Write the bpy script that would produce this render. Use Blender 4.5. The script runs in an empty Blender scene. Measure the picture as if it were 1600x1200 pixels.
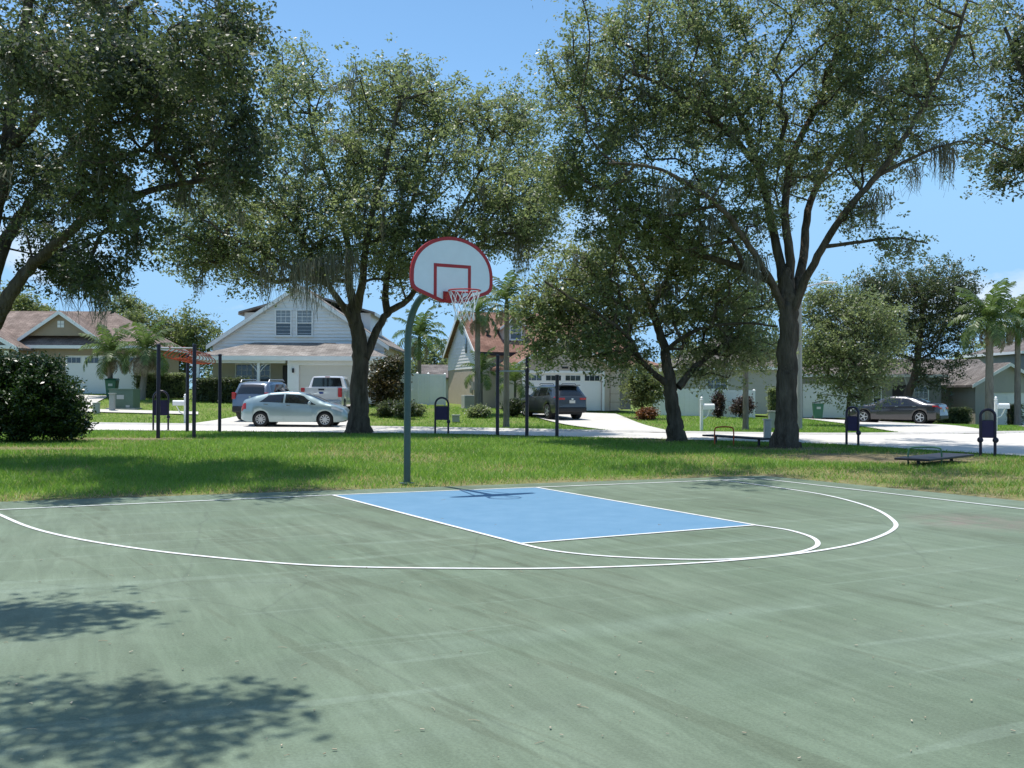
import bpy, math, random
import numpy as np
from mathutils import Vector, Matrix
R = math.radians
random.seed(7); RNG = np.random.default_rng(7)
scene = bpy.context.scene
col = scene.collection

# ------------------------------------------------------------------ camera, sky, sun, exposure
FPX, CAMH, PITCH, ROLL = 1560.0, 1.55, 0.00713, 0.00423      # focal length in photo pixels, eye height, tilt
cF = np.array([0, math.cos(PITCH), math.sin(PITCH)])
cU0 = np.array([0, -math.sin(PITCH), math.cos(PITCH)]); cR0 = np.array([1.0, 0, 0])
cR = cR0*math.cos(ROLL) + cU0*math.sin(ROLL); cU = -cR0*math.sin(ROLL) + cU0*math.cos(ROLL)
cam_d = bpy.data.cameras.new('camera'); cam = bpy.data.objects.new('camera', cam_d); col.objects.link(cam)
cam_d.sensor_width = 36; cam_d.lens = 36*FPX/1600; cam_d.clip_end = 4000; cam_d.clip_start = 0.05
m = Matrix.Identity(4)
for i in range(3):
    m[i][0] = cR[i]; m[i][1] = cU[i]; m[i][2] = -cF[i]
m[2][3] = CAMH
cam.matrix_world = m
scene.camera = cam

SUN_EL = R(77.0); SUN_H = Vector((-0.866, 0.50, 0)).normalized()   # the hoop's shadow on the key gives this direction
to_sun = Vector((SUN_H.x*math.cos(SUN_EL), SUN_H.y*math.cos(SUN_EL), math.sin(SUN_EL)))
sd = bpy.data.lights.new('sun', 'SUN'); sd.energy = 3.5; sd.angle = R(0.53); sd.color = (1.0, 0.965, 0.91)
sun = bpy.data.objects.new('sun', sd); col.objects.link(sun)
sun.rotation_euler = to_sun.to_track_quat('Z', 'Y').to_euler(); sun.location = (-10, 10, 60)

w = bpy.data.worlds.new('World'); scene.world = w; w.use_nodes = True
nt = w.node_tree; nt.nodes.clear()
out = nt.nodes.new('ShaderNodeOutputWorld'); bg = nt.nodes.new('ShaderNodeBackground'); bg.inputs[1].default_value = 0.15
sky = nt.nodes.new('ShaderNodeTexSky'); sky.sky_type = 'NISHITA'; sky.sun_disc = False
sky.sun_elevation = SUN_EL; sky.sun_rotation = math.atan2(SUN_H.x, SUN_H.y)
sky.altitude = 0; sky.air_density = 0.72; sky.dust_density = 0.6; sky.ozone_density = 2.6
# scattered fair-weather cumulus all round, thicker low down
tc = nt.nodes.new('ShaderNodeTexCoord'); mp = nt.nodes.new('ShaderNodeMapping'); mp.inputs['Scale'].default_value = (1, 1, 2.6)
mp.inputs['Location'].default_value = (0.2551, 7.5219, 3.8949)
nz = nt.nodes.new('ShaderNodeTexNoise'); nz.inputs['Scale'].default_value = 4.2; nz.inputs['Detail'].default_value = 7; nz.inputs['Roughness'].default_value = 0.55
rp = nt.nodes.new('ShaderNodeValToRGB'); rp.color_ramp.elements[0].position = 0.55; rp.color_ramp.elements[1].position = 0.70
mx = nt.nodes.new('ShaderNodeMixRGB'); mx.inputs[2].default_value = (4.4, 4.6, 5.0, 1)
hs = nt.nodes.new('ShaderNodeHueSaturation'); hs.inputs['Saturation'].default_value = 1.10; hs.inputs['Hue'].default_value = 0.488
nt.links.new(tc.outputs['Generated'], mp.inputs[0]); nt.links.new(mp.outputs[0], nz.inputs['Vector']); nt.links.new(nz.outputs[0], rp.inputs[0])
sx_ = nt.nodes.new('ShaderNodeSeparateXYZ'); nt.links.new(tc.outputs['Generated'], sx_.inputs[0])
mr = nt.nodes.new('ShaderNodeMapRange'); mr.inputs[1].default_value = 0.10; mr.inputs[2].default_value = 0.24; mr.inputs[3].default_value = 0.9; mr.inputs[4].default_value = 0.0
nt.links.new(sx_.outputs[2], mr.inputs[0])
ms = nt.nodes.new('ShaderNodeMath'); ms.operation = 'MULTIPLY'; nt.links.new(mr.outputs[0], ms.inputs[1])
nt.links.new(rp.outputs[0], ms.inputs[0]); nt.links.new(ms.outputs[0], mx.inputs[0])
nt.links.new(sky.outputs[0], hs.inputs['Color'])
# colour cap fading out higher up: the low sky all round stays pale blue instead of burning out to white
cap = nt.nodes.new('ShaderNodeMixRGB'); cap.blend_type = 'DARKEN'; cap.inputs[2].default_value = (1.65, 3.0, 4.6, 1); nt.links.new(hs.outputs[0], cap.inputs[1])
mr2 = nt.nodes.new('ShaderNodeMapRange'); mr2.inputs[1].default_value = 0.16; mr2.inputs[2].default_value = 0.36; mr2.inputs[3].default_value = 1.0; mr2.inputs[4].default_value = 0.0
nt.links.new(sx_.outputs[2], mr2.inputs[0]); nt.links.new(mr2.outputs[0], cap.inputs[0]); nt.links.new(cap.outputs[0], mx.inputs[1])
nt.links.new(mx.outputs[0], bg.inputs[0]); nt.links.new(bg.outputs[0], out.inputs[0])

scene.view_settings.view_transform = 'Standard'; scene.view_settings.look = 'None'
scene.view_settings.exposure = 0.58; scene.view_settings.gamma = 1.0
scene.render.resolution_x = 1024; scene.render.resolution_y = 768

# ------------------------------------------------------------------ pixels to places
def Z(x, y):
    """terrain height: flat park, lots beyond the street rise to the left and dip to the right"""
    b = min(max((y-44)/16.0, 0), 1.25)
    b = b*b*(3-2*b) if b < 1 else b
    return b*(0.45 - 0.03*min(max(x, -30), 30))
def ray(u, v): return cF*FPX + cR*(u-800) - cU*(v-600)
def G(u, v, dz=0.0):
    """where the sight line through photo pixel (u, v) meets the ground"""
    d = ray(u, v); z = 0
    for _ in range(30):
        t = (z+dz-CAMH)/d[2]; p = d*t
        z = 0.5*z + 0.5*Z(p[0], p[1])
    return Vector((p[0], p[1], z+dz))
def A(u, v, dist):
    """point on the sight line at a given depth"""
    d = ray(u, v); p = d*(dist/d[1]); return Vector((p[0], p[1], p[2]+CAMH))
def GX(u, dist):
    """ground point at a column and depth"""
    p = A(u, 611, dist); return Vector((p.x, p.y, Z(p.x, p.y)))

# ------------------------------------------------------------------ materials
MATS = {}
def mat(name, c, rough=0.6, var=0.0, scale=8.0, bump=0.0, bscale=30.0, metal=0.0, spec=0.4, c2=None, coat=0.0, stretch=None, trans=0.0, dist=0.02):
    if name in MATS: return MATS[name]
    M = bpy.data.materials.new(name); M.use_nodes = True; n = M.node_tree.nodes; l = M.node_tree.links
    b = n['Principled BSDF']; b.inputs['Base Color'].default_value = (*c, 1); b.inputs['Roughness'].default_value = rough
    b.inputs['Metallic'].default_value = metal; b.inputs['Specular IOR Level'].default_value = spec
    if coat: b.inputs['Coat Weight'].default_value = coat; b.inputs['Coat Roughness'].default_value = 0.04
    tcn = n.new('ShaderNodeTexCoord'); src = tcn.outputs['Object']
    if stretch:
        mpn = n.new('ShaderNodeMapping'); mpn.inputs['Scale'].default_value = stretch; l.new(src, mpn.inputs[0]); src = mpn.outputs[0]
    if var or c2:
        t = n.new('ShaderNodeTexNoise'); t.inputs['Scale'].default_value = scale; t.inputs['Detail'].default_value = 6; t.inputs['Roughness'].default_value = 0.65
        l.new(src, t.inputs['Vector'])
        r = n.new('ShaderNodeValToRGB'); r.color_ramp.elements[0].position = 0.32; r.color_ramp.elements[1].position = 0.68
        d = c2 if c2 else tuple(x*(1+var) for x in c); s = c if c2 else tuple(x*(1-var) for x in c)
        r.color_ramp.elements[0].color = (*s, 1); r.color_ramp.elements[1].color = (*d, 1)
        l.new(t.outputs[0], r.inputs[0]); l.new(r.outputs[0], b.inputs['Base Color'])
    if bump:
        t2 = n.new('ShaderNodeTexNoise'); t2.inputs['Scale'].default_value = bscale; t2.inputs['Detail'].default_value = 5
        l.new(src, t2.inputs['Vector']); bm_ = n.new('ShaderNodeBump'); bm_.inputs['Strength'].default_value = bump; bm_.inputs['Distance'].default_value = dist
        l.new(t2.outputs[0], bm_.inputs['Height']); l.new(bm_.outputs[0], b.inputs['Normal'])
    MATS[name] = M; return M

def leafmat(name, c1, c2, rough=0.4, trans=0.3, spec=0.5):
    if name in MATS: return MATS[name]
    M = bpy.data.materials.new(name); M.use_nodes = True; n = M.node_tree.nodes; l = M.node_tree.links
    b = n['Principled BSDF']; b.inputs['Roughness'].default_value = rough; b.inputs['Specular IOR Level'].default_value = spec
    a = n.new('ShaderNodeAttribute'); a.attribute_name = 'rnd'
    r = n.new('ShaderNodeValToRGB'); r.color_ramp.elements[0].color = (*c1, 1); r.color_ramp.elements[1].color = (*c2, 1)
    l.new(a.outputs['Fac'], r.inputs[0]); l.new(r.outputs[0], b.inputs['Base Color'])
    tr = n.new('ShaderNodeBsdfTranslucent'); g = n.new('ShaderNodeHueSaturation'); g.inputs['Value'].default_value = 1.9; g.inputs['Saturation'].default_value = 1.15
    l.new(r.outputs[0], g.inputs['Color']); l.new(g.outputs[0], tr.inputs[0])
    ms_ = n.new('ShaderNodeMixShader'); ms_.inputs[0].default_value = trans
    o = n['Material Output']; l.new(b.outputs[0], ms_.inputs[1]); l.new(tr.outputs[0], ms_.inputs[2]); l.new(ms_.outputs[0], o.inputs[0])
    MATS[name] = M; return M

# ------------------------------------------------------------------ mesh helpers
class MB:
    def __init__(self): self.v = []; self.f = []
    def add(self, vs, fs):
        o = len(self.v); self.v += [tuple(p) for p in vs]; self.f += [tuple(i+o for i in f) for f in fs]; return self
    def box(self, c, s, rz=0, ry=0, rx=0):
        hx, hy, hz = s[0]/2, s[1]/2, s[2]/2
        vs = [Vector((a*hx, b*hy, d*hz)) for d in (-1, 1) for b in (-1, 1) for a in (-1, 1)]
        if rz or ry or rx:
            M = Matrix.Rotation(rz, 3, 'Z') @ Matrix.Rotation(ry, 3, 'Y') @ Matrix.Rotation(rx, 3, 'X'); vs = [M @ q for q in vs]
        return self.add([q+Vector(c) for q in vs], [(0, 2, 3, 1), (4, 5, 7, 6), (0, 1, 5, 4), (2, 6, 7, 3), (0, 4, 6, 2), (1, 3, 7, 5)])
    def b2(self, x0, x1, y0, y1, z0, z1):
        return self.box(((x0+x1)/2, (y0+y1)/2, (z0+z1)/2), (abs(x1-x0), abs(y1-y0), abs(z1-z0)))
    def prism(self, poly, d, origin=(0, 0, 0), ax=(1, 0, 0), ay=(0, 0, 1)):
        """poly in (ax, ay) plane, extruded by vector d"""
        ax, ay, d, o = Vector(ax), Vector(ay), Vector(d), Vector(origin); n = len(poly)
        a = [o+ax*p[0]+ay*p[1] for p in poly]
        if ax.cross(ay).dot(d) > 0: a = a[::-1]
        fs = [tuple(range(n)), tuple(range(2*n-1, n-1, -1))] + [(i, i+n, (i+1) % n+n, (i+1) % n) for i in range(n)]
        fs = [tuple(reversed(q)) for q in fs] if False else fs
        return self.add(a+[q+d for q in a], fs)
    def tube(self, path, rad, n=8, cap=True):
        path = [Vector(p) for p in path]; m_ = len(path)
        if not hasattr(rad, '__len__'): rad = [rad]*m_
        t0 = (path[1]-path[0]).normalized(); up = Vector((0, 0, 1)) if abs(t0.z) < 0.9 else Vector((1, 0, 0))
        a = t0.cross(up).normalized(); vs = []; fs = []
        for i, p in enumerate(path):
            t = (path[min(i+1, m_-1)]-path[max(i-1, 0)]).normalized()
            a = (a - t*a.dot(t)).normalized(); b = t.cross(a)
            vs += [p+(a*math.cos(2*math.pi*k/n)+b*math.sin(2*math.pi*k/n))*rad[i] for k in range(n)]
        for i in range(m_-1):
            fs += [(i*n+k, i*n+(k+1) % n, (i+1)*n+(k+1) % n, (i+1)*n+k) for k in range(n)]
        if cap: fs += [tuple(range(n-1, -1, -1)), tuple(range((m_-1)*n, m_*n))]
        return self.add(vs, fs)
    def lathe(self, prof, n=16, axis='Z', o=(0, 0, 0)):
        vs = []; fs = []; o = Vector(o)
        for r_, h in prof:
            for k in range(n):
                c, s = math.cos(2*math.pi*k/n)*r_, math.sin(2*math.pi*k/n)*r_
                vs.append(o+(Vector((c, s, h)) if axis == 'Z' else Vector((c, h, s))))
        for i in range(len(prof)-1):
            fs += [(i*n+k, i*n+(k+1) % n, (i+1)*n+(k+1) % n, (i+1)*n+k) for k in range(n)]
        return self.add(vs, fs)
    def mesh(self, name, smooth=False):
        me = bpy.data.meshes.new(name); me.from_pydata(self.v, [], self.f); me.update()
        if smooth:
            me.polygons.foreach_set('use_smooth', [True]*len(me.polygons))
        return me
    def build(self, name, material, parent=None, smooth=False, bevel=0, loc=None):
        o = bpy.data.objects.new(name, self.mesh(name, smooth)); col.objects.link(o)
        if material: o.data.materials.append(material)
        if parent: o.parent = parent
        if loc is not None: o.location = loc
        if bevel:
            b = o.modifiers.new('bevel', 'BEVEL'); b.width = bevel; b.segments = 2; b.limit_method = 'ANGLE'
        if smooth:
            try:
                e = o.modifiers.new('edges', 'EDGE_SPLIT'); e.split_angle = R(40)
            except Exception: pass
        return o
def tag(o, label=None, cat=None, group=None, kind=None):
    if label: o['label'] = label
    if cat: o['category'] = cat
    if group: o['group'] = group
    if kind: o['kind'] = kind
    return o
def thing(name, label, cat, loc=(0, 0, 0), rz=0, group=None):
    o = bpy.data.objects.new(name, None); col.objects.link(o); o.location = loc; o.rotation_euler = (0, 0, rz); o.empty_display_size = 0.2
    return tag(o, label, cat, group)
def share(name, mesh, parent, loc=(0, 0, 0), rot=(0, 0, 0), sc=1.0):
    o = bpy.data.objects.new(name, mesh); col.objects.link(o); o.parent = parent; o.location = loc; o.rotation_euler = rot
    o.scale = sc if hasattr(sc, '__len__') else (sc,)*3
    return o
def npmesh(name, V, F, material, rnd=None, parent=None, smooth=False):
    """fast mesh from numpy: V (n,3), F (m,k) all faces with k corners"""
    me = bpy.data.meshes.new(name); k = F.shape[1]; mF = len(F)
    me.vertices.add(len(V)); me.vertices.foreach_set('co', V.astype(np.float32).ravel())
    me.loops.add(mF*k); me.loops.foreach_set('vertex_index', F.astype(np.int32).ravel())
    me.polygons.add(mF); me.polygons.foreach_set('loop_start', np.arange(0, mF*k, k, dtype=np.int32))
    try: me.polygons.foreach_set('loop_total', np.full(mF, k, dtype=np.int32))
    except Exception: pass
    if smooth: me.polygons.foreach_set('use_smooth', np.ones(mF, dtype=bool))
    me.update(calc_edges=True); me.validate()
    if rnd is not None:
        a = me.attributes.new('rnd', 'FLOAT', 'FACE'); a.data.foreach_set('value', rnd.astype(np.float32))
    me.materials.append(material)
    o = bpy.data.objects.new(name, me); col.objects.link(o)
    if parent: o.parent = parent
    return o
def sheet(name, pts, dz, material, sub=1.0):
    """flat polygon draped on the terrain"""
    import bmesh
    bm = bmesh.new(); vs = [bm.verts.new((p[0], p[1], 0)) for p in pts]; f = bm.faces.new(vs)
    if f.normal.z < 0 or True:
        bm.normal_update()
        if f.normal.z < 0: f.normal_flip()
    ys = [p[1] for p in pts]
    if max(ys) > 44:
        for yy in np.arange(44, max(ys), 1.5):
            bmesh.ops.bisect_plane(bm, geom=bm.verts[:]+bm.edges[:]+bm.faces[:], plane_co=(0, yy, 0), plane_no=(0, 1, 0))
        for xx in np.arange(-60, 60, 3.0):
            bmesh.ops.bisect_plane(bm, geom=bm.verts[:]+bm.edges[:]+bm.faces[:], plane_co=(xx, 0, 0), plane_no=(1, 0, 0))
    bmesh.ops.triangulate(bm, faces=bm.faces[:])
    for q in bm.verts: q.co.z = Z(q.co.x, q.co.y)+dz
    me = bpy.data.meshes.new(name); bm.to_mesh(me); bm.free(); me.materials.append(material)
    o = bpy.data.objects.new(name, me); col.objects.link(o); o['kind'] = 'structure'
    return o
def catmull(pts, n=6):
    P = [np.array(p, float) for p in pts]; P = [2*P[0]-P[1]]+P+[2*P[-1]-P[-2]]; o = []
    for i in range(1, len(P)-2):
        for k in range(n):
            t = k/n; o.append(0.5*((2*P[i])+(-P[i-1]+P[i+1])*t+(2*P[i-1]-5*P[i]+4*P[i+1]-P[i+2])*t*t+(-P[i-1]+3*P[i]-3*P[i+1]+P[i+2])*t**3))
    o.append(P[-2]); return o

# ================================================================== GROUND, COURT, STREET
def court_material():
    M = bpy.data.materials.new('court_paint'); M.use_nodes = True; n = M.node_tree.nodes; l = M.node_tree.links
    b = n['Principled BSDF']; b.inputs['Roughness'].default_value = 0.72; b.inputs['Specular IOR Level'].default_value = 0.35
    t = n.new('ShaderNodeTexCoord')
    def noise(sc, stretch, detail=5, rough=0.6, dist=0.0, rot=0):
        mp_ = n.new('ShaderNodeMapping'); mp_.vector_type = 'TEXTURE'; mp_.inputs['Scale'].default_value = tuple(1/q_ for q_ in stretch); mp_.inputs['Rotation'].default_value = (0, 0, rot)
        l.new(t.outputs['Object'], mp_.inputs[0]); q = n.new('ShaderNodeTexNoise'); q.inputs['Scale'].default_value = sc
        q.inputs['Detail'].default_value = detail; q.inputs['Roughness'].default_value = rough; q.inputs['Distortion'].default_value = dist
        l.new(mp_.outputs[0], q.inputs['Vector']); return q.outputs[0]
    def ramp(src, p0, p1, c0=(0, 0, 0), c1=(1, 1, 1)):
        r = n.new('ShaderNodeValToRGB'); e = r.color_ramp.elements; e[0].position = p0; e[1].position = p1; e[0].color = (*c0, 1); e[1].color = (*c1, 1)
        l.new(src, r.inputs[0]); return r.outputs[0]
    def mixc(f, a, bcol, mode='MIX'):
        q = n.new('ShaderNodeMixRGB'); q.blend_type = mode
        if hasattr(f, 'links'): l.new(f, q.inputs[0])
        else: q.inputs[0].default_value = f
        for k, x in ((1, a), (2, bcol)):
            if hasattr(x, 'links'): l.new(x, q.inputs[k])
            else: q.inputs[k].default_value = (*x, 1)
        return q.outputs[0]
    base = ramp(noise(0.35, (1, 1, 1)), 0.35, 0.65, (0.128, 0.174, 0.114), (0.160, 0.204, 0.142))
    # squeegee and water streaks: long soft bands in two directions
    s1 = ramp(noise(1.3, (1.0, 0.10, 1), 4, 0.55, 0.5, R(29)), 0.50, 0.66)
    s2 = ramp(noise(1.1, (1.0, 0.12, 1), 4, 0.55, 0.7, R(-61)), 0.52, 0.70)
    c = mixc(s1, base, mixc(0.30, base, (0.085, 0.105, 0.070)))
    c = mixc(s2, c, mixc(0.25, base, (0.22, 0.28, 0.225)))
    blot = ramp(noise(0.55, (1, 1, 1), 6, 0.7, 1.0), 0.58, 0.74)
    c = mixc(blot, c, mixc(0.35, c, (0.09, 0.12, 0.085)))
    edge_ = ramp(noise(2.4, (1.0, 0.07, 1), 3, 0.5, 1.4, R(35)), 0.60, 0.63); edge2 = ramp(noise(2.0, (1.0, 0.06, 1), 3, 0.5, 1.8, R(-66)), 0.61, 0.64)
    c = mixc(edge_, c, mixc(0.32, c, (0.085, 0.10, 0.06))); c = mixc(edge2, c, mixc(0.30, c, (0.23, 0.29, 0.225)))
    # worn patch near the right sideline and pale scuffs
    wp = G(1530, 815); mp2 = n.new('ShaderNodeMapping'); mp2.inputs['Location'].default_value = (-wp.x, -wp.y, 0); l.new(t.outputs['Object'], mp2.inputs[0])
    ln_ = n.new('ShaderNodeVectorMath'); ln_.operation = 'LENGTH'; l.new(mp2.outputs[0], ln_.inputs[0])
    far_ = ramp(ln_.outputs['Value'], 0.4, 2.2, (1, 1, 1), (0, 0, 0)); r_n = ramp(noise(2.5, (1, 1, 1), 7, 0.75), 0.38, 0.62)
    wm_ = mixc(1.0, far_, r_n, 'MULTIPLY'); c = mixc(wm_, c, (0.19, 0.165, 0.135))
    sc_ = ramp(noise(9, (1, 1, 1), 8, 0.8), 0.66, 0.72); c = mixc(sc_, c, mixc(0.35, c, (0.3, 0.36, 0.31)))
    vo = n.new('ShaderNodeTexVoronoi'); vo.feature = 'DISTANCE_TO_EDGE'; vo.inputs['Scale'].default_value = 0.22; nzv = n.new('ShaderNodeMixRGB'); nzv.inputs[0].default_value = 0.12
    nn2 = n.new('ShaderNodeTexNoise'); nn2.inputs['Scale'].default_value = 1.5; nn2.inputs['Detail'].default_value = 6; l.new(t.outputs['Object'], nn2.inputs['Vector']); l.new(t.outputs['Object'], nzv.inputs[1]); l.new(nn2.outputs['Color'], nzv.inputs[2]); l.new(nzv.outputs[0], vo.inputs['Vector'])
    cr_ = ramp(vo.outputs['Distance'], 0.0, 0.0014, (1, 1, 1), (0, 0, 0)); c = mixc(cr_, c, mixc(0.22, c, (0.05, 0.06, 0.05)))
    f3 = ramp(noise(7.0, (1.0, 0.10, 1), 5, 0.7, 0.8, R(24)), 0.42, 0.66, (0.88, 0.89, 0.87), (1.10, 1.10, 1.10)); c = mixc(1.0, c, f3, 'MULTIPLY')
    f4 = ramp(noise(1.8, (1, 1, 1), 8, 0.75, 0.6), 0.35, 0.65, (0.91, 0.91, 0.90), (1.08, 1.08, 1.08)); c = mixc(1.0, c, f4, 'MULTIPLY')
    fine = ramp(noise(60, (1, 1, 1), 5, 0.85), 0.32, 0.68, (0.74, 0.74, 0.74), (1.22, 1.22, 1.22))
    c = mixc(1.0, c, fine, 'MULTIPLY')
    l.new(c, b.inputs['Base Color'])
    bp_ = n.new('ShaderNodeBump'); bp_.inputs['Strength'].default_value = 0.35; bp_.inputs['Distance'].default_value = 0.004
    l.new(noise(160, (1, 1, 1), 3), bp_.inputs['Height']); l.new(bp_.outputs[0], b.inputs['Normal'])
    return M
M_court = court_material()
M_line = mat('line_paint', (0.60, 0.61, 0.59), 0.6, 0.06, 7, c2=(0.80, 0.80, 0.79)) or mat('line_paint', (0.74, 0.75, 0.74), 0.6, 0.06, 14, 0.2, 90)
M_blue = mat('blue_key_paint', (0.10, 0.225, 0.345), 0.68, 0.07, 2.6, 0.3, 150, c2=(0.13, 0.26, 0.385), dist=0.004)
M_road = mat('aged_road', (0.60, 0.565, 0.51), 0.85, 0.10, 1.2, 0.3, 60)
M_conc = mat('concrete_drive', (0.56, 0.53, 0.475), 0.85, 0.10, 0.9, 0.3, 50)
M_kerb = mat('concrete_kerb', (0.45, 0.43, 0.40), 0.85, 0.15, 3, 0.3, 50)

# court slab: far edge behind the baseline, right edge beyond the sideline
cP = G(1192, 743); ca = (G(0, 784)-cP).normalized(); cb = (G(1600, 783)-cP).normalized()
court_poly = [cP, cP+ca*34, cP+ca*34+cb*36, cP+cb*36]
mb = MB(); n4 = [(p.x, p.y, 0.0) for p in court_poly]; lo = [(p.x, p.y, -0.12) for p in court_poly]
mb.add(n4+lo, [(0, 1, 2, 3), (0, 4, 5, 1), (1, 5, 6, 2), (2, 6, 7, 3), (3, 7, 4, 0)])
court = mb.build('court', M_court); court['kind'] = 'structure'
def court_dist(x, y):
    """signed distance outside the court slab (metres)"""
    d1 = (Vector((x, y, 0))-cP); na = Vector((-ca.y, ca.x, 0)); nb = Vector((-cb.y, cb.x, 0))
    if na.dot(cb) > 0: na = -na
    if nb.dot(ca) > 0: nb = -nb
    return max(na.dot(d1), nb.dot(d1))

kA, kB, kC, kD = G(520, 774), G(838, 762), G(1180, 821), G(812, 850)
mb = MB(); mb.add([(p.x, p.y, 0.004) for p in (kA, kD, kC, kB)], [(0, 1, 2, 3)])
key = mb.build('painted_key', M_blue); key['kind'] = 'structure'
def line_strip(name, pts, wd=0.052, z=0.008):
    pts = [Vector((p[0], p[1], 0)) for p in pts]; vs = []; fs = []
    for i, p in enumerate(pts):
        t = (pts[min(i+1, len(pts)-1)]-pts[max(i-1, 0)]).normalized(); nn = Vector((-t.y, t.x, 0))*wd/2
        vs += [(p.x-nn.x, p.y-nn.y, z), (p.x+nn.x, p.y+nn.y, z)]
    fs = [(2*i, 2*i+2, 2*i+3, 2*i+1) for i in range(len(pts)-1)]
    b = MB(); b.add(vs, fs); o = b.build(name, M_line); o['kind'] = 'structure'; return o
bl0, bl1 = G(0, 797), G(1128, 750.5); bd = (bl1-bl0).normalized()
line_strip('baseline_marking', [bl0-bd*8, bl0, kA, kB, bl1, bl1+bd*0.7], z=0.0085)
line_strip('lane_marking', [kA, kD], z=0.0080); line_strip('lane_marking', [kB, kC], z=0.0080); line_strip('free_throw_marking', [kD, kC], z=0.0075)
ft_px = [(812, 850), (860, 860.5), (930, 868.5), (1010, 873), (1090, 875), (1160, 873.5), (1228, 867), (1268, 858), (1278, 849), (1266, 839), (1235, 829.5), (1205, 824.5), (1180, 821)]
line_strip('free_throw_circle_marking', [Vector(q) for q in catmull([G(*p) for p in ft_px], 6)], z=0.0070)
arc_px = [(1128, 750.5), (1200, 760), (1290, 774), (1360, 793), (1396, 814), (1394, 829), (1350, 847), (1280, 861), (1180, 873), (1060, 882), (900, 888), (740, 889), (500, 884.5), (300, 868), (170, 851), (90, 836), (40, 822), (0, 805), (-30, 792)]
line_strip('three_point_marking', [Vector(q) for q in catmull([G(*p) for p in arc_px], 8)], z=0.0065)
sl0, sl1 = G(1190, 748.5), G(1600, 796); line_strip('sideline_marking', [sl0, sl1, sl1+(sl1-sl0).normalized()*18], z=0.0080)

# street edges (near side, far side)
near_px = [(130, 672), (350, 674), (700, 678), (1050, 686.5), (1300, 694), (1600, 713)]
far_px = [(130, 663), (400, 666), (700, 671), (980, 676), (1270, 680), (1450, 679), (1600, 677)]
nearE = [G(*p) for p in near_px]; farE = [G(*p) for p in far_px]
nearE = [nearE[0]+(nearE[0]-nearE[1]).normalized()*90]+nearE+[nearE[-1]+Vector((6, -5, 0)), nearE[-1]+Vector((14, -14, 0)), nearE[-1]+Vector((20, -40, 0))]
farE = [farE[0]+(farE[0]-farE[1]).normalized()*90]+farE+[farE[-1]+Vector((10, 2, 0)), farE[-1]+Vector((40, 3, 0))]
road_poly = nearE+[nearE[-1]+Vector((30, 0, 0))]+farE[::-1]
o = sheet('road', road_poly, 0.012, M_road)
# rolled concrete kerb along the far side
fk = catmull(farE, 4); vs = []; fs = []
prof = [(0.0, 0.014), (0.12, 0.05), (0.28, 0.085), (0.42, 0.075), (0.45, -0.05)]
for i, p in enumerate(fk):
    t = Vector(fk[min(i+1, len(fk)-1)]-fk[max(i-1, 0)]).normalized(); nn = Vector((-t.y, t.x, 0))
    if nn.y < 0: nn = -nn
    for a_, h in prof: q = Vector(p)+nn*a_; vs.append((q.x, q.y, Z(q.x, q.y)+h))
for i in range(len(fk)-1):
    fs += [(i*5+k, (i+1)*5+k, (i+1)*5+k+1, i*5+k+1) for k in range(4)]
mb = MB(); mb.add(vs, fs); o = mb.build('kerb', M_kerb, smooth=True); o['kind'] = 'structure'

def interp_y(E, x):
    return float(np.interp(x, [p.x for p in E], [p.y for p in E]))
# driveways and front walks (draped, each a little above the lawn)
def GP(*px): return [G(*p) for p in px]
drive1 = GP((285, 663.5), (560, 668.5))+[GX(575, 57), GX(470, 57)]
drive2 = GP((968, 675.5), (1060, 677.5))+[GX(962, 57.5), GX(800, 57.5)]
drive4 = GP((1420, 679), (1570, 677.5))+[GX(1440, 57), GX(1335, 64), GX(1252, 64)]
drive0 = [GX(98, 46.5), GX(20, 46.8), GX(85, 59), GX(175, 59)]
drive5 = [GX(1640, 37), GX(1760, 37), GX(1660, 62), GX(1560, 62)]
for i, d in enumerate((drive0, drive1, drive2, drive4, drive5)):
    sheet('driveway', d, 0.03, M_conc)
walkL = [GX(-60, 51.0), GX(310, 50.0), GX(310, 51.2), GX(-60, 52.2)]
sheet('sidewalk', walkL, 0.035, M_conc)

# lawn: one sheet out to the horizon, fine near the camera
def grid_axis(segs):
    o = []
    for a_, b_, s in segs: o += list(np.arange(a_, b_, s))
    return np.array(o+[segs[-1][1]])
gx = grid_axis([(-900, -100, 100), (-100, -40, 6), (-40, 40, 0.8), (40, 100, 6), (100, 900, 100)])
gy = grid_axis([(-60, 8, 8), (8, 40, 0.6), (40, 80, 1.0), (80, 200, 12), (200, 1400, 150)])
GXX, GYY = np.meshgrid(gx, gy); nx_, ny_ = len(gx), len(gy)
Zv = np.vectorize(Z)
dirt_spots = [(G(1370, 714), 3.2, 2.2, 0.9), (G(1500, 745), 3.2, 1.2, 0.55), (G(205, 685), 2.6, 1.0, 0.95), (G(1225, 700), 2.0, 1.2, 0.8), (G(1050, 688), 1.5, 0.8, 0.5), (G(20, 700), 3.0, 1.0, 0.8),
              (G(560, 677), 1.2, 0.9, 0.5), (G(1480, 762), 3.0, 0.7, 0.5), (G(1250, 735), 3.0, 0.8, 0.45)]
def vnoise(x, y, s, seed):
    xi = np.floor(x/s).astype(int); yi = np.floor(y/s).astype(int); fx = x/s-xi; fy = y/s-yi
    fx = fx*fx*(3-2*fx); fy = fy*fy*(3-2*fy)
    h = lambda a_, b_: (np.sin(a_*127.1+b_*311.7+seed*74.7)*43758.5453) % 1.0
    return (h(xi, yi)*(1-fx)+h(xi+1, yi)*fx)*(1-fy)+(h(xi, yi+1)*(1-fx)+h(xi+1, yi+1)*fx)*fy
CDv = np.vectorize(court_dist)
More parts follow.
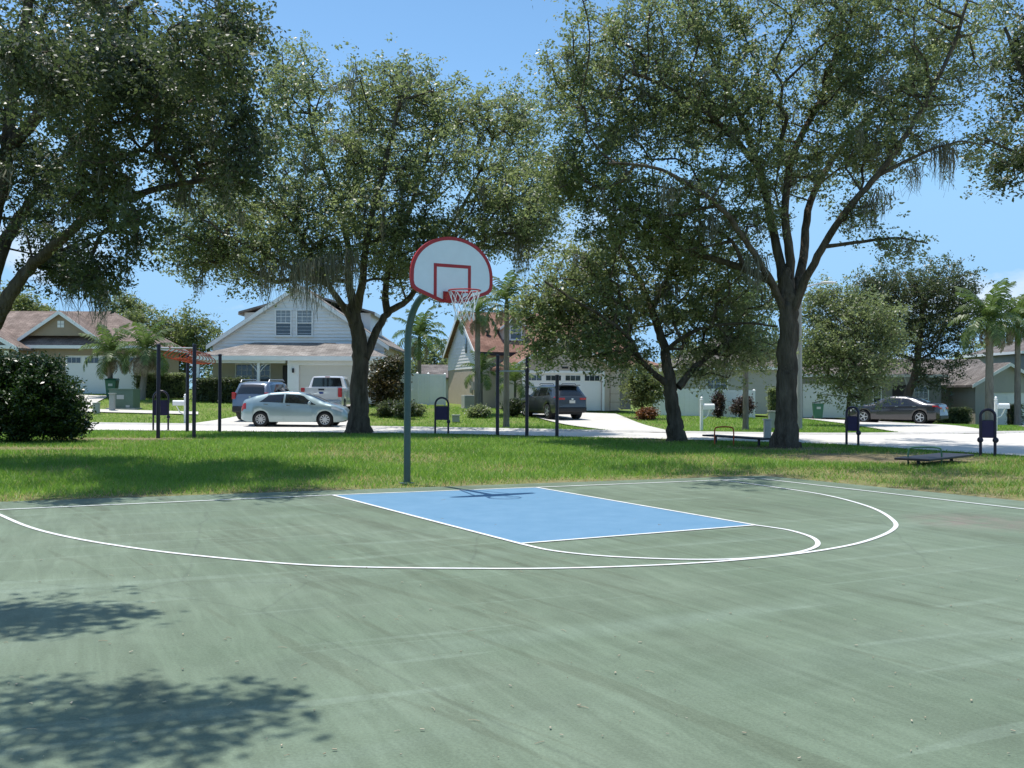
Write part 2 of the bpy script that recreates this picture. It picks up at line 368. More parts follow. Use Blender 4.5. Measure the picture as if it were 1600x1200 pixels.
def dryness(x, y):
    d = CDv(x, y); nz_ = 0.6*vnoise(x, y, 0.7, 1)+0.4*vnoise(x, y, 0.23, 2)
    v = np.clip(1.15-d/1.05, 0, 1)*np.clip(0.25+nz_*1.3, 0, 1)
    v = np.maximum(v, np.clip((vnoise(x, y, 2.2, 5)-0.70)*1.4, 0, 0.35))
    for p, ra, rb, s in dirt_spots:
        r2 = ((x-p.x)/ra)**2+((y-p.y)/rb)**2
        v = np.maximum(v, s*np.clip(1.25-r2+0.6*(nz_-0.5), 0, 1))
    return np.clip(v, 0, 1)
GZ = Zv(GXX, GYY)-0.025
# keep the lawn sheet below the court slab
inside = CDv(GXX, GYY) < -0.3
GZ = np.where(inside, -0.16, GZ)
V = np.stack([GXX.ravel(), GYY.ravel(), GZ.ravel()], 1)
ii = np.arange(ny_*nx_).reshape(ny_, nx_)
F = np.stack([ii[:-1, :-1], ii[:-1, 1:], ii[1:, 1:], ii[1:, :-1]], -1).reshape(-1, 4)
def lawn_material():
    M = bpy.data.materials.new('lawn_soil_and_turf'); M.use_nodes = True; n = M.node_tree.nodes; l = M.node_tree.links
    b = n['Principled BSDF']; b.inputs['Roughness'].default_value = 0.9; b.inputs['Specular IOR Level'].default_value = 0.1
    t = n.new('ShaderNodeTexCoord')
    q = n.new('ShaderNodeTexNoise'); q.inputs['Scale'].default_value = 3.0; q.inputs['Detail'].default_value = 10; q.inputs['Roughness'].default_value = 0.75; l.new(t.outputs['Object'], q.inputs['Vector'])
    r = n.new('ShaderNodeValToRGB'); e = r.color_ramp.elements; e[0].position = 0.3; e[1].position = 0.7; e[0].color = (0.10, 0.145, 0.03, 1); e[1].color = (0.20, 0.26, 0.065, 1)
    l.new(q.outputs[0], r.inputs[0])
    a = n.new('ShaderNodeAttribute'); a.attribute_name = 'dry'
    q2 = n.new('ShaderNodeTexNoise'); q2.inputs['Scale'].default_value = 9.0; q2.inputs['Detail'].default_value = 8; l.new(t.outputs['Object'], q2.inputs['Vector'])
    r2 = n.new('ShaderNodeValToRGB'); e = r2.color_ramp.elements; e[0].position = 0.3; e[1].position = 0.7; e[0].color = (0.115, 0.085, 0.05, 1); e[1].color = (0.30, 0.24, 0.15, 1)
    l.new(q2.outputs[0], r2.inputs[0])
    mx_ = n.new('ShaderNodeMixRGB'); l.new(a.outputs['Fac'], mx_.inputs[0]); l.new(r.outputs[0], mx_.inputs[1]); l.new(r2.outputs[0], mx_.inputs[2]); l.new(mx_.outputs[0], b.inputs['Base Color'])
    bp_ = n.new('ShaderNodeBump'); bp_.inputs['Strength'].default_value = 0.6; bp_.inputs['Distance'].default_value = 0.05; l.new(q2.outputs[0], bp_.inputs['Height']); l.new(bp_.outputs[0], b.inputs['Normal'])
    return M
ground = npmesh('ground', V, F, lawn_material(), smooth=True); ground['kind'] = 'structure'
at_ = ground.data.attributes.new('dry', 'FLOAT', 'POINT'); near_mask = (np.abs(V[:, 0]) < 41) & (V[:, 1] > 7) & (V[:, 1] < 60)
dv = np.zeros(len(V)); dv[near_mask] = dryness(V[near_mask, 0], V[near_mask, 1]); at_.data.foreach_set('value', dv.astype(np.float32))

# grass blades
def in_poly(x, y, poly):
    r_ = np.zeros(len(x), bool); n = len(poly)
    for i in range(n):
        x0, y0 = poly[i][0], poly[i][1]; x1, y1 = poly[(i+1) % n][0], poly[(i+1) % n][1]
        c = ((y0 > y) != (y1 > y)) & (x < (x1-x0)*(y-y0)/((y1-y0) if y1 != y0 else 1e-9)+x0); r_ ^= c
    return r_
hard = [road_poly, drive0, drive1, drive2, drive4, drive5, walkL]
def blades(name, x, y, h, wd, material):
    keep = np.ones(len(x), bool)
    for p in hard: keep &= ~in_poly(x, y, p)
    keep &= CDv(x, y) > -0.05+0.10*vnoise(x, y, 0.3, 8)
    x, y, h, wd = x[keep], y[keep], h[keep], wd[keep]
    dr = dryness(x, y); k2 = RNG.random(len(x)) > dr*1.1; x, y, h, wd, dr = x[k2], y[k2], h[k2], wd[k2], dr[k2]
    n = len(x); z = Zv(x, y)-0.03; a_ = RNG.random(n)*6.283; ln = RNG.normal(0, 0.85, (n, 2))*h[:, None]
    h = h*(1-0.55*dr)
    P0 = np.stack([x-np.cos(a_)*wd/2, y-np.sin(a_)*wd/2, z], 1); P1 = np.stack([x+np.cos(a_)*wd/2, y+np.sin(a_)*wd/2, z], 1)
    P2 = np.stack([x+ln[:, 0], y+ln[:, 1], z+h+0.03], 1)
    V_ = np.stack([P0, P1, P2], 1).reshape(-1, 3); F_ = np.arange(3*n).reshape(n, 3)
    rn = np.clip(0.30+0.35*(vnoise(x, y, 1.6, 3)-0.5)+RNG.normal(0, 0.13, n), 0, 0.62); rn = np.where(RNG.random(n) < dr*0.75+0.02, 0.8+0.2*RNG.random(n), rn)
    return npmesh(name, V_, F_, material, rn)
Mg = leafmat('grass_blade', (0.088, 0.178, 0.03), (0.235, 0.35, 0.085), 0.5, 0.4, 0.35)
g_r = Mg.node_tree.nodes['Color Ramp'] if 'Color Ramp' in Mg.node_tree.nodes else [q for q in Mg.node_tree.nodes if q.type == 'VALTORGB'][0]
g_r.color_ramp.elements[1].position = 0.66; e_ = g_r.color_ramp.elements.new(0.8); e_.color = (0.36, 0.29, 0.15, 1)
N = 330000
yy = 12+RNG.random(N)**1.25*28; xx = (RNG.random(N)*2-1)*(yy*0.60+1.5)
o = blades('grass', xx, yy, RNG.uniform(0.03, 0.085, N), RNG.uniform(0.008, 0.016, N)*(0.6+yy/26), Mg)
tag(o, 'sunlit and shaded blades of park grass between court and road', 'grass', kind='stuff')
N = 90000
yy = 37+RNG.random(N)*24; xx = (RNG.random(N)*2-1)*(yy*0.56)
kf = yy > np.interp(xx, [p.x for p in farE], [p.y for p in farE])+0.45; xx, yy = xx[kf], yy[kf]; N = len(xx)
o = blades('lawn_grass', xx, yy, RNG.uniform(0.05, 0.09, N), RNG.uniform(0.02, 0.035, N), Mg)
tag(o, 'mown front lawns on the far side of the road', 'grass', kind='stuff')
# twigs, leaf scraps and grit lying on the court
vs = []; fs = []
mbl = MB()
for i in range(230):
    u, v = random.uniform(-40, 1640), 760+random.random()**0.8*430
    p = G(u, v)
    if court_dist(p.x, p.y) > -0.05: continue
    a_ = random.random()*6.28; L_ = random.choice([0.006, 0.008, 0.010, 0.014, 0.018, 0.022, 0.03, 0.06])*(0.7+0.05*p.y); q = Vector((math.cos(a_), math.sin(a_), 0))
    if L_ > 0.026: mbl.tube([p+Vector((0, 0, 0.006)), p+q*L_*0.5+Vector((0.004, 0.003, 0.008)), p+q*L_+Vector((0, 0, 0.006))], 0.0016, 4)
    else: mbl.box((p.x, p.y, 0.010), (L_, L_*0.4, 0.003), a_, random.uniform(-.2, .2))
o = mbl.build('court_litter', mat('dry_litter', (0.30, 0.24, 0.15), 0.8, 0.5, 3, c2=(0.50, 0.44, 0.32)))
tag(o, 'small dry twigs and leaf scraps scattered over the green court', 'litter', kind='stuff')

# ================================================================== BASKETBALL HOOP
def hoop():
    p0 = G(636, 755.5); f = Vector((0.494, -0.869, 0)).normalized(); s = Vector((-f.y, f.x, 0))   # f: the way the board faces; s: board's right
    rz = math.atan2(f.y, f.x)
    root = thing('basketball_hoop', 'green gooseneck basketball hoop with red-edged white fan backboard at the court edge', 'basketball hoop', (p0.x, p0.y, 0), rz)
    Mg_ = mat('hoop_green_steel', (0.055, 0.095, 0.082), 0.38, 0.12, 6, 0.1, 60, spec=0.5)
    Mred = mat('hoop_red_paint', (0.42, 0.028, 0.030), 0.42, 0.10, 9); Mw = mat('backboard_white', (0.80, 0.80, 0.78), 0.35, 0.03, 5)
    RIM = 2.09; H = 3.045; BD = RIM-0.40
    # local frame: +X towards the court, Y across, Z up
    path = [(0, 0, -0.3), (0, 0, 0.02), (0, 0, 1.2), (0, 0, 2.32)]
    for k in range(1, 9):
        a_ = k/8*R(83); path.append((0.78*(1-math.cos(a_)), 0, 2.32+0.78*math.sin(a_)))
    path.append((BD-0.10, 0, 3.20))
    MB().tube(path, 0.058, 14).build('pole', Mg_, root, smooth=True)
    MB().lathe([(0.0, 0.0), (0.13, 0.0), (0.13, 0.015), (0.07, 0.02)], 14).build('pole_collar', Mg_, root)
    b0 = H-0.15
    for sy in (-1, 1):
        MB().tube([(0.62, 0.03*sy, 3.04), (BD-0.05, 0.32*sy, b0+0.55)], 0.019, 8).build('brace', Mg_, root, smooth=True)
    mb = MB().b2(BD-0.10, BD-0.045, -0.20, 0.20, b0+0.16, b0+0.22).b2(BD-0.10, BD-0.045, -0.36, 0.36, b0+0.53, b0+0.58).b2(BD-0.10, BD-0.05, -0.07, 0.07, b0+0.05, b0+0.56)
    mb.build('mounting_bracket', Mg_, root)
    def outline(k=0.0, n=28):
        hw = 0.690-k; pts = [(-0.17, 0.0+k), (0.17, 0.0+k), (0.585-k*0.6, 0.150+k*0.9), (0.645-k*0.9, 0.185+k*0.7), (0.678-k, 0.235+k*0.4), (hw, 0.31)]
        for i in range(n+1):
            a_ = math.pi*i/n; pts.append((hw*math.cos(a_), 0.40+(0.60-k)*math.sin(a_)**0.93))
        pts += [(-hw, 0.31), (-0.678+k, 0.235+k*0.4), (-0.645+k*0.9, 0.185+k*0.7), (-0.585+k*0.6, 0.150+k*0.9)]
        return pts
    po = outline(); pi_ = outline(0.047)
    bb = MB().prism(po, (0.035, 0, 0), (BD-0.045, 0, b0), (0, 1, 0), (0, 0, 1)).build('backboard', Mw, root)
    # raised red border, a ring 3 mm proud; then the shooter's square
    n = len(po); mb = MB(); x0, x1 = BD-0.050, BD-0.006
    ring = [(x0, *p) for p in po]+[(x1, *p) for p in po]+[(x1, *p) for p in pi_]
    sc = lambda k: 1.012
    ring = [(x0, p[0]*1.008, b0+(p[1]-0.4)*1.008+0.4) for p in po]+[(x1, p[0]*1.008, b0+(p[1]-0.4)*1.008+0.4) for p in po]+[(x1, p[0], b0+p[1]) for p in pi_]+[(BD-0.012, p[0], b0+p[1]) for p in pi_]
    fs = []
    for i in range(n):
        j = (i+1) % n
        for k in range(3): fs.append((k*n+i, k*n+j, (k+1)*n+j, (k+1)*n+i))
    mb.add(ring, fs); mb.build('border', Mred, bb)
    bb_ = MB(); xs = BD-0.0065
    for (y0, y1, z0, z1) in ((-0.315, -0.265, 0.06, 0.585), (0.265, 0.315, 0.06, 0.585), (-0.2649, 0.2649, 0.535, 0.585)):
        bb_.b2(xs-0.005, xs, y0, y1, b0+z0, b0+z1)
    bb_.build('target_square', Mred, bb)
    # rim with back plate
    RC = (RIM, 0, H); rr = 0.238
    ring_path = [(RIM+rr*math.cos(2*math.pi*k/40), rr*math.sin(2*math.pi*k/40), H) for k in range(41)]
    rim = MB().tube(ring_path, 0.0105, 8, cap=False).build('rim', Mred, root, smooth=True)
    mb = MB().b2(BD-0.004, BD+0.012, -0.16, 0.16, H-0.135, H+0.015)
    for sy in (-1, 1):
        mb.tube([(BD, 0.10*sy, H), (RIM-rr*0.75, 0.155*sy, H-0.005)], 0.010, 6)
        mb.tube([(BD, 0.13*sy, H-0.11), (RIM-rr*0.5, 0.20*sy, H-0.01)], 0.009, 6)
    mb.prism([(-0.16, 0), (0.16, 0), (0.12, -0.12), (-0.12, -0.12)], (0.008, 0, 0), (BD+0.013, 0, H), (0, 1, 0), (0, 0, 1))
    mb.build('rim_bracket', Mred, rim)
    # net: twelve loops, crossing strings that narrow then flare
    net = MB(); NL = 12
    def ringr(t): return 0.232*(1-t)+0.125*t if t < 0.75 else 0.152+0.02*(t-0.75)*4
    for k in range(NL):
        for sgn in (-1, 1):
            pts = []
            for i in range(13):
                t = i/12; a_ = 2*math.pi*(k+sgn*t*2.0)/NL; r_ = 0.232-0.092*min(t*1.35, 1)+0.012*max(0, t-0.75)*4
                pts.append((RIM+r_*math.cos(a_), r_*math.sin(a_), H-0.012-0.43*t+0.01*math.sin(k*2.3)))
            net.tube(pts, 0.0046, 4)
        a_ = 2*math.pi*k/NL; net.tube([(RIM+0.238*math.cos(a_), 0.238*math.sin(a_), H+0.014), (RIM+0.226*math.cos(a_), 0.226*math.sin(a_), H-0.035)], 0.007, 4)
    net.build('net', mat('white_nylon', (0.72, 0.71, 0.68), 0.8), rim)
    return root
hoop()

# ================================================================== PARK EXERCISE EQUIPMENT
M_pur = mat('dark_purple_powdercoat', (0.020, 0.012, 0.035), 0.38, 0.1, 5, spec=0.5)
M_org = mat('orange_red_powdercoat', (0.52, 0.075, 0.022), 0.42, 0.1, 5); M_galv = mat('galvanised_bar', (0.48, 0.49, 0.50), 0.4, 0.1, 9, metal=0.7)
def post(mb, p, h, r_=0.055):
    mb.tube([(p.x, p.y, -0.25), (p.x, p.y, h)], r_, 12); mb.lathe([(r_+0.006, h-0.05), (r_+0.006, h), (0.02, h+0.018)], 12, o=(p.x, p.y, 0))
def monkey_bars():
    q = [A(247.5, 611, 32.4), A(303.5, 611, 32.4), A(293, 611, 36.6), A(343.5, 611, 36.6)]
    base = (q[0]+q[3])/2; base.z = 0
    root = thing('monkey_bars', 'overhead ladder of orange loop rungs on four dark purple posts', 'monkey bars', base)
    hs_ = [3.02, 3.02, 2.85, 2.85]; L = [p-base for p in q]
    for p, h in zip(L, hs_):
        mb = MB(); post(mb, p, h, 0.062); mb.build('post', M_pur, root, smooth=True)
    def at(p, z): return Vector((p.x, p.y, z))
    zA, zB = 2.90, 2.80
    for a_, b_, z in ((0, 1, zA), (2, 3, zB)):
        MB().tube([at(L[a_], z), at(L[b_], z)], 0.026, 8).build('crossbar', M_galv, root, smooth=True)
    cA = (L[0]+L[1])/2; cB = (L[2]+L[3])/2; dd = (cB-cA); dd.z = 0; ln = dd.length; dn = dd.normalized(); sn = Vector((-dn.y, dn.x, 0))
    for sgn in (-1, 1):
        MB().tube([at(cA, zA+0.03)+sn*0.22*sgn, at(cB, zB+0.03)+sn*0.22*sgn], 0.026, 8).build('side_rail', M_org, root, smooth=True)
    for k in range(8):
        t = (k+0.5)/8; c = at(cA+dd*t, zA+(zB-zA)*t)
        pts = [c+sn*0.22, c+sn*0.42-Vector((0, 0, 0.14))]
        for j in range(7):
            a_ = math.pi/2*j/6; pts.append(c+sn*(0.42+0.06*math.sin(a_*2))-Vector((0, 0, 0.16+0.10*j/6)))
        pts += [c+sn*0.34-Vector((0, 0, 0.31)), c-sn*0.34-Vector((0, 0, 0.31)), c-sn*0.46-Vector((0, 0, 0.24)), c-sn*0.42-Vector((0, 0, 0.14)), c-sn*0.22]
        MB().tube([Vector(p) for p in catmull(pts, 2)], 0.015, 6).build('loop_rung', M_org, root, smooth=True)
monkey_bars()
def pullup():
    q = [A(777.5, 611, 34.8), A(823.5, 611, 34.3), A(870.5, 611, 34.0)]; base = Vector((q[1].x, q[1].y, 0)); hs_ = [2.80, 2.76, 2.10]
    root = thing('pull_up_bars', 'stepped pull-up station of three dark purple posts on the grass', 'pull-up bars', base)
    L = [p-base for p in q]
    for p, h in zip(L, hs_): mb = MB(); post(mb, p, h, 0.062); mb.build('post', M_pur, root, smooth=True)
    for a_, b_, z in ((0, 1, 2.24), (1, 2, 1.69)):
        MB().tube([Vector((L[a_].x, L[a_].y, z)), Vector((L[b_].x, L[b_].y, z))], 0.020, 8).build('bar', M_galv, root, smooth=True)
    for p, z in ((L[0], 2.24), (L[1], 2.24), (L[1], 1.69), (L[2], 1.69)):
        MB().lathe([(0.062, -0.045), (0.078, -0.045), (0.078, 0.045), (0.062, 0.045)], 12, o=(p.x, p.y, z)).build('clamp', M_pur, root)
pullup()
def sign_station(u, dist, label, wd=0.62, ht=1.42, rz=0.0, knob=1):
    p = A(u, 611, dist); root = thing('exercise_sign', label, 'exercise sign', (p.x, p.y, 0), rz, 'exercise instruction signs in the park')
    hw = wd/2; pts = [(-hw, 0, -0.2), (-hw, 0, ht-hw)]+[(-hw*math.cos(math.pi*k/12), 0, ht-hw+hw*math.sin(math.pi*k/12)) for k in range(1, 12)]+[(hw, 0, ht-hw), (hw, 0, -0.2)]
    MB().tube(pts, 0.036, 10).build('hoop_frame', M_pur, root, smooth=True)
    pn = MB().b2(-hw+0.03, hw-0.03, -0.018, 0.018, 0.38*ht, 0.755*ht).build('sign_panel', mat('sign_panel_purple', (0.035, 0.018, 0.075), 0.45, 0.2, 4), root, bevel=0.008)
    MB().b2(-hw+0.045, hw-0.045, -0.020, 0.020, 0.757*ht, 0.775*ht).build('panel_rail', M_pur, pn)
    for sx in ([1] if knob == 1 else [-1, 1]):
        MB().lathe([(0.0, -0.05), (0.05, -0.045), (0.075, 0), (0.05, 0.045), (0, 0.05)], 12, 'Y', (sx*(hw+0.01), -0.02, 0.335*ht)).build('clamp_knob', M_pur, root, smooth=True)
sign_station(251.5, 38.0, 'purple exercise sign seen through the monkey bars', 0.56, 1.50, 0.05)
sign_station(690.5, 36.2, 'dark exercise sign standing between the hoop pole and the pull-up bars', 0.48, 1.30, -0.1)
sign_station(1332, 29.2, 'purple exercise sign in front of the dark parked sedan', 0.33, 1.12, -0.5)
sign_station(1543.5, 24.9, 'purple exercise sign with two clamp knobs before the white mailbox', 0.33, 1.14, -0.3, 2)
def situp(u0, v0, u1, v1, label, loopcol, lu0, lu1, ltop, wd=0.45, dh=0.22):
    a_, b_ = G(u0, v0, dh), G(u1, v1, dh); base = (a_+b_)/2; base.z = 0
    root = thing('sit_up_bench', label, 'exercise bench', base)
    d = (b_-a_); d.z = 0; L_ = d.length; d.normalize(); s = Vector((-d.y, d.x, 0)); rzz = math.atan2(d.y, d.x)
    MB().box((0, 0, dh), (L_, wd, 0.05), rzz).build('deck', mat('black_rubber_deck', (0.022, 0.022, 0.03), 0.55, 0.2, 8), root, bevel=0.012)
    for t in (-0.36, 0.36):
        q = d*L_*t; MB().tube([q+Vector((0, 0, -0.2)), q+Vector((0, 0, dh-0.02))], 0.04, 8).build('leg', M_pur, root)
    c0 = A(lu0, 611, base.y)-base; c1 = A(lu1, 611, base.y)-base; zt = ltop
    n_ = Vector((0, 0, 1)); P = [Vector((c0.x, -wd*0.62, -0.1)), Vector((c0.x, -wd*0.62, zt-0.1)), Vector((c0.x+0.10, -wd*0.62, zt)), Vector((c1.x-0.10, -wd*0.62, zt)), Vector((c1.x, -wd*0.62, zt-0.1)), Vector((c1.x, -wd*0.62, -0.1))]
    MB().tube([Vector(q) for q in catmull(P, 5)], 0.02, 8).build('handle_loop', loopcol, root, smooth=True)
situp(1106, 680, 1200, 686, 'low black sit-up bench with orange handle loop beside the leaning oak', M_org, 1114, 1143, 0.52)
situp(1424, 718, 1496, 710, 'low black step-up deck with green handle loop near the road', mat('green_powdercoat', (0.10, 0.21, 0.12), 0.42, 0.1, 5), 1406.5, 1457, 0.36, 0.75, 0.13)

# ================================================================== TREES
def tube_np(paths, sides):
    """paths: list of (pts(n,3), radii(n)); returns V,F quads"""
    V_ = []; F_ = []; o = 0; ang = np.arange(sides)*2*np.pi/sides; ca_, sa_ = np.cos(ang), np.sin(ang)
    for P, r_ in paths:
        P = np.asarray(P); n = len(P); T = np.gradient(P, axis=0); T /= np.linalg.norm(T, axis=1)[:, None]+1e-9
        ref = np.where(np.abs(T[:, 2:3]) > 0.9, np.array([[1.0, 0, 0]]), np.array([[0, 0, 1.0]]))
        if n > 2: ref[:] = ref[0]
        a_ = np.cross(T, ref); a_ /= np.linalg.norm(a_, axis=1)[:, None]+1e-9; b_ = np.cross(T, a_)
        ring = P[:, None, :]+(a_[:, None, :]*ca_[None, :, None]+b_[:, None, :]*sa_[None, :, None])*np.asarray(r_)[:, None, None] if np.ndim(r_) == 1 else P[:, None, :]+(a_[:, None, :]*ca_[None, :, None]+b_[:, None, :]*sa_[None, :, None])*np.asarray(r_)[:, :, None]
        V_.append(ring.reshape(-1, 3)); i = np.arange(n-1)[:, None]*sides; k = np.arange(sides)[None, :]; k2 = (k+1) % sides
        F_.append((np.stack([i+k, i+k2, i+sides+k2, i+sides+k], -1)+o).reshape(-1, 4)); o += n*sides
    return np.concatenate(V_), np.concatenate(F_)

def bark(name, c, c2):
    if name in MATS: return MATS[name]
    M = mat(name, c, 0.95, 0, 5, 0, c2=c2, stretch=(1, 1, 0.25), spec=0.1); n = M.node_tree.nodes; l = M.node_tree.links
    t = n.new('ShaderNodeTexCoord'); mp_ = n.new('ShaderNodeMapping'); mp_.inputs['Scale'].default_value = (14, 14, 3.0); l.new(t.outputs['Object'], mp_.inputs[0])
    v = n.new('ShaderNodeTexVoronoi'); v.feature = 'DISTANCE_TO_EDGE'; v.inputs['Scale'].default_value = 1.0; l.new(mp_.outputs[0], v.inputs['Vector'])
    b = n.new('ShaderNodeBump'); b.inputs['Strength'].default_value = 0.9; b.inputs['Distance'].default_value = 0.06; l.new(v.outputs['Distance'], b.inputs['Height']); l.new(b.outputs[0], n['Principled BSDF'].inputs['Normal'])
    return M
M_bark = bark('oak_bark', (0.055, 0.042, 0.031), (0.155, 0.125, 0.095))
M_moss = leafmat('spanish_moss', (0.13, 0.13, 0.10), (0.25, 0.245, 0.195), 0.9, 0.35, 0.05)
L_oak = leafmat('oak_leaf', (0.086, 0.112, 0.046), (0.25, 0.285, 0.135), 0.42, 0.48, 0.8)
L_dark = leafmat('dark_leaf', (0.036, 0.052, 0.023), (0.115, 0.14, 0.06), 0.42, 0.38, 0.7)
L_light = leafmat('pale_leaf', (0.080, 0.105, 0.035), (0.21, 0.235, 0.10), 0.45, 0.42, 0.5)

def leaf_cloud(C, sig, per, ll, rng, up=0.35, flat=0.75, droop=0.0, dirs=None):
    """C: (n,3) cluster centres -> diamond leaves, V (4m,3), F (m,4)"""
    nsub = max(1, int(round(per/13))); per = nsub*13
    S_ = np.repeat(C, nsub, 0)+rng.normal(0, 1, (len(C)*nsub, 3))*np.array([sig, sig, sig*flat])
    if dirs is not None:                     # leaves strung along short twiglets that fan out and hang a little
        D_ = np.repeat(dirs, nsub, 0)*0.7+rng.normal(0, 0.75, (len(C)*nsub, 3)); D_[:, 2] -= 0.22; D_ /= np.linalg.norm(D_, axis=1)[:, None]+1e-6
        S_ = np.repeat(C, nsub, 0)+D_*(rng.random((len(C)*nsub, 1))*2.1-0.35)*sig*1.25+rng.normal(0, 0.18*sig, (len(C)*nsub, 3))
    m_ = len(C)*per; c = np.repeat(S_, 13, 0)+rng.normal(0, 1, (m_, 3))*np.array([1, 1, 0.7])*max(ll*0.85, sig*0.30)
    per = per
    if droop: c[:, 2] -= np.abs(rng.normal(0, droop, m_))
    nrm = rng.normal(0, 1, (m_, 3)); nrm[:, 2] = np.abs(nrm[:, 2])+up; nrm /= np.linalg.norm(nrm, axis=1)[:, None]
    d = rng.normal(0, 1, (m_, 3)); d -= nrm*np.sum(d*nrm, 1)[:, None]; d /= np.linalg.norm(d, axis=1)[:, None]; e = np.cross(nrm, d)
    L_ = ll*rng.uniform(0.55, 1.4, m_)[:, None]; W_ = L_*rng.uniform(0.40, 0.58, m_)[:, None]
    V_ = np.stack([c-d*L_*0.5, c+e*W_*0.5-d*L_*0.08+nrm*L_*0.05, c+d*L_*0.5, c-e*W_*0.5-d*L_*0.08+nrm*L_*0.05], 1).reshape(-1, 3)
    return V_, np.arange(4*m_).reshape(m_, 4)

def grow(limbs, tips, rng, r0=0.011, step=0.45, lift=0.07, k=0.22):
    """limbs: list of (pts, radii) already smooth. Adds a branch from the skeleton to every tip."""
    pos = []; par = []; plen = []; rad = []
    for P, r_ in limbs:
        for i, p in enumerate(P):
            if i == 0:
                if pos:
                    d = np.linalg.norm(np.array(pos)-p, axis=1); j = int(np.argmin(d)); par.append(j); plen.append(plen[j]+d[j])
                else: par.append(-1); plen.append(0.0)
            else: par.append(len(pos)-1); plen.append(plen[-1]+float(np.linalg.norm(p-P[i-1])))
            pos.append(np.array(p, float)); rad.append(r_[i])
    nfix = len(pos); base_r = np.array(rad)
    cap = nfix+len(tips)*14; PA = np.zeros((cap, 3)); PA[:nfix] = np.array(pos); PL = np.zeros(cap); PL[:nfix] = plen; PR = np.full(cap, -1); PR[:nfix] = par; n = nfix
    zmin = np.percentile(PA[:nfix, 2], 22)
    ok = np.ones(cap, bool); ok[:nfix] = PA[:nfix, 2] > zmin
    dmin = np.array([np.min(np.linalg.norm(PA[:nfix]-t, axis=1)) for t in tips]); order = np.argsort(dmin); ends = []
    for ti in order:
        t = tips[ti]; d = np.linalg.norm(PA[:n]-t, axis=1); cost = d+k*PL[:n]+np.where(ok[:n], 0, 50); j = int(np.argmin(cost)); D = d[j]
        ns = min(12, max(1, int(D/step))); a_ = PA[j]; prev = j; off = rng.normal(0, 0.07*D, 3)
        for s in range(1, ns+1):
            u = s/ns; p = a_+(t-a_)*u+(off+np.array([0, 0, lift*D]))*math.sin(math.pi*u)
            PA[n] = p; PR[n] = prev; PL[n] = PL[prev]+np.linalg.norm(p-PA[prev]); prev = n; n += 1
        ends.append(prev)
    cnt = np.zeros(n)
    for e in ends:
        q = e
        while q >= nfix: cnt[q] += 1; q = PR[q]
    r_ = np.where(np.arange(n) >= nfix, r0*np.sqrt(np.maximum(cnt, 1))*0.9, 0); r_[:nfix] = base_r
    for q in range(nfix, n): r_[q] = min(r_[q], 0.85*r_[PR[q]]+0.002)
    segs = [((np.stack([PA[PR[q]], PA[q]])), np.array([min(r_[PR[q]], r_[q]*1.5), r_[q]])) for q in range(nfix, n)]
    return segs, PA[ends], PA[np.array([PR[e] if PR[e] >= 0 else e for e in ends])], PA[nfix:n]

def noise3(P, s, seed):
    return 0.5*(vnoise(P[:, 0]+P[:, 2]*0.37, P[:, 1]*0.8+P[:, 2], s, seed)+vnoise(P[:, 2]*1.1+5, P[:, 0]-P[:, 1]*0.4, s, seed+3))

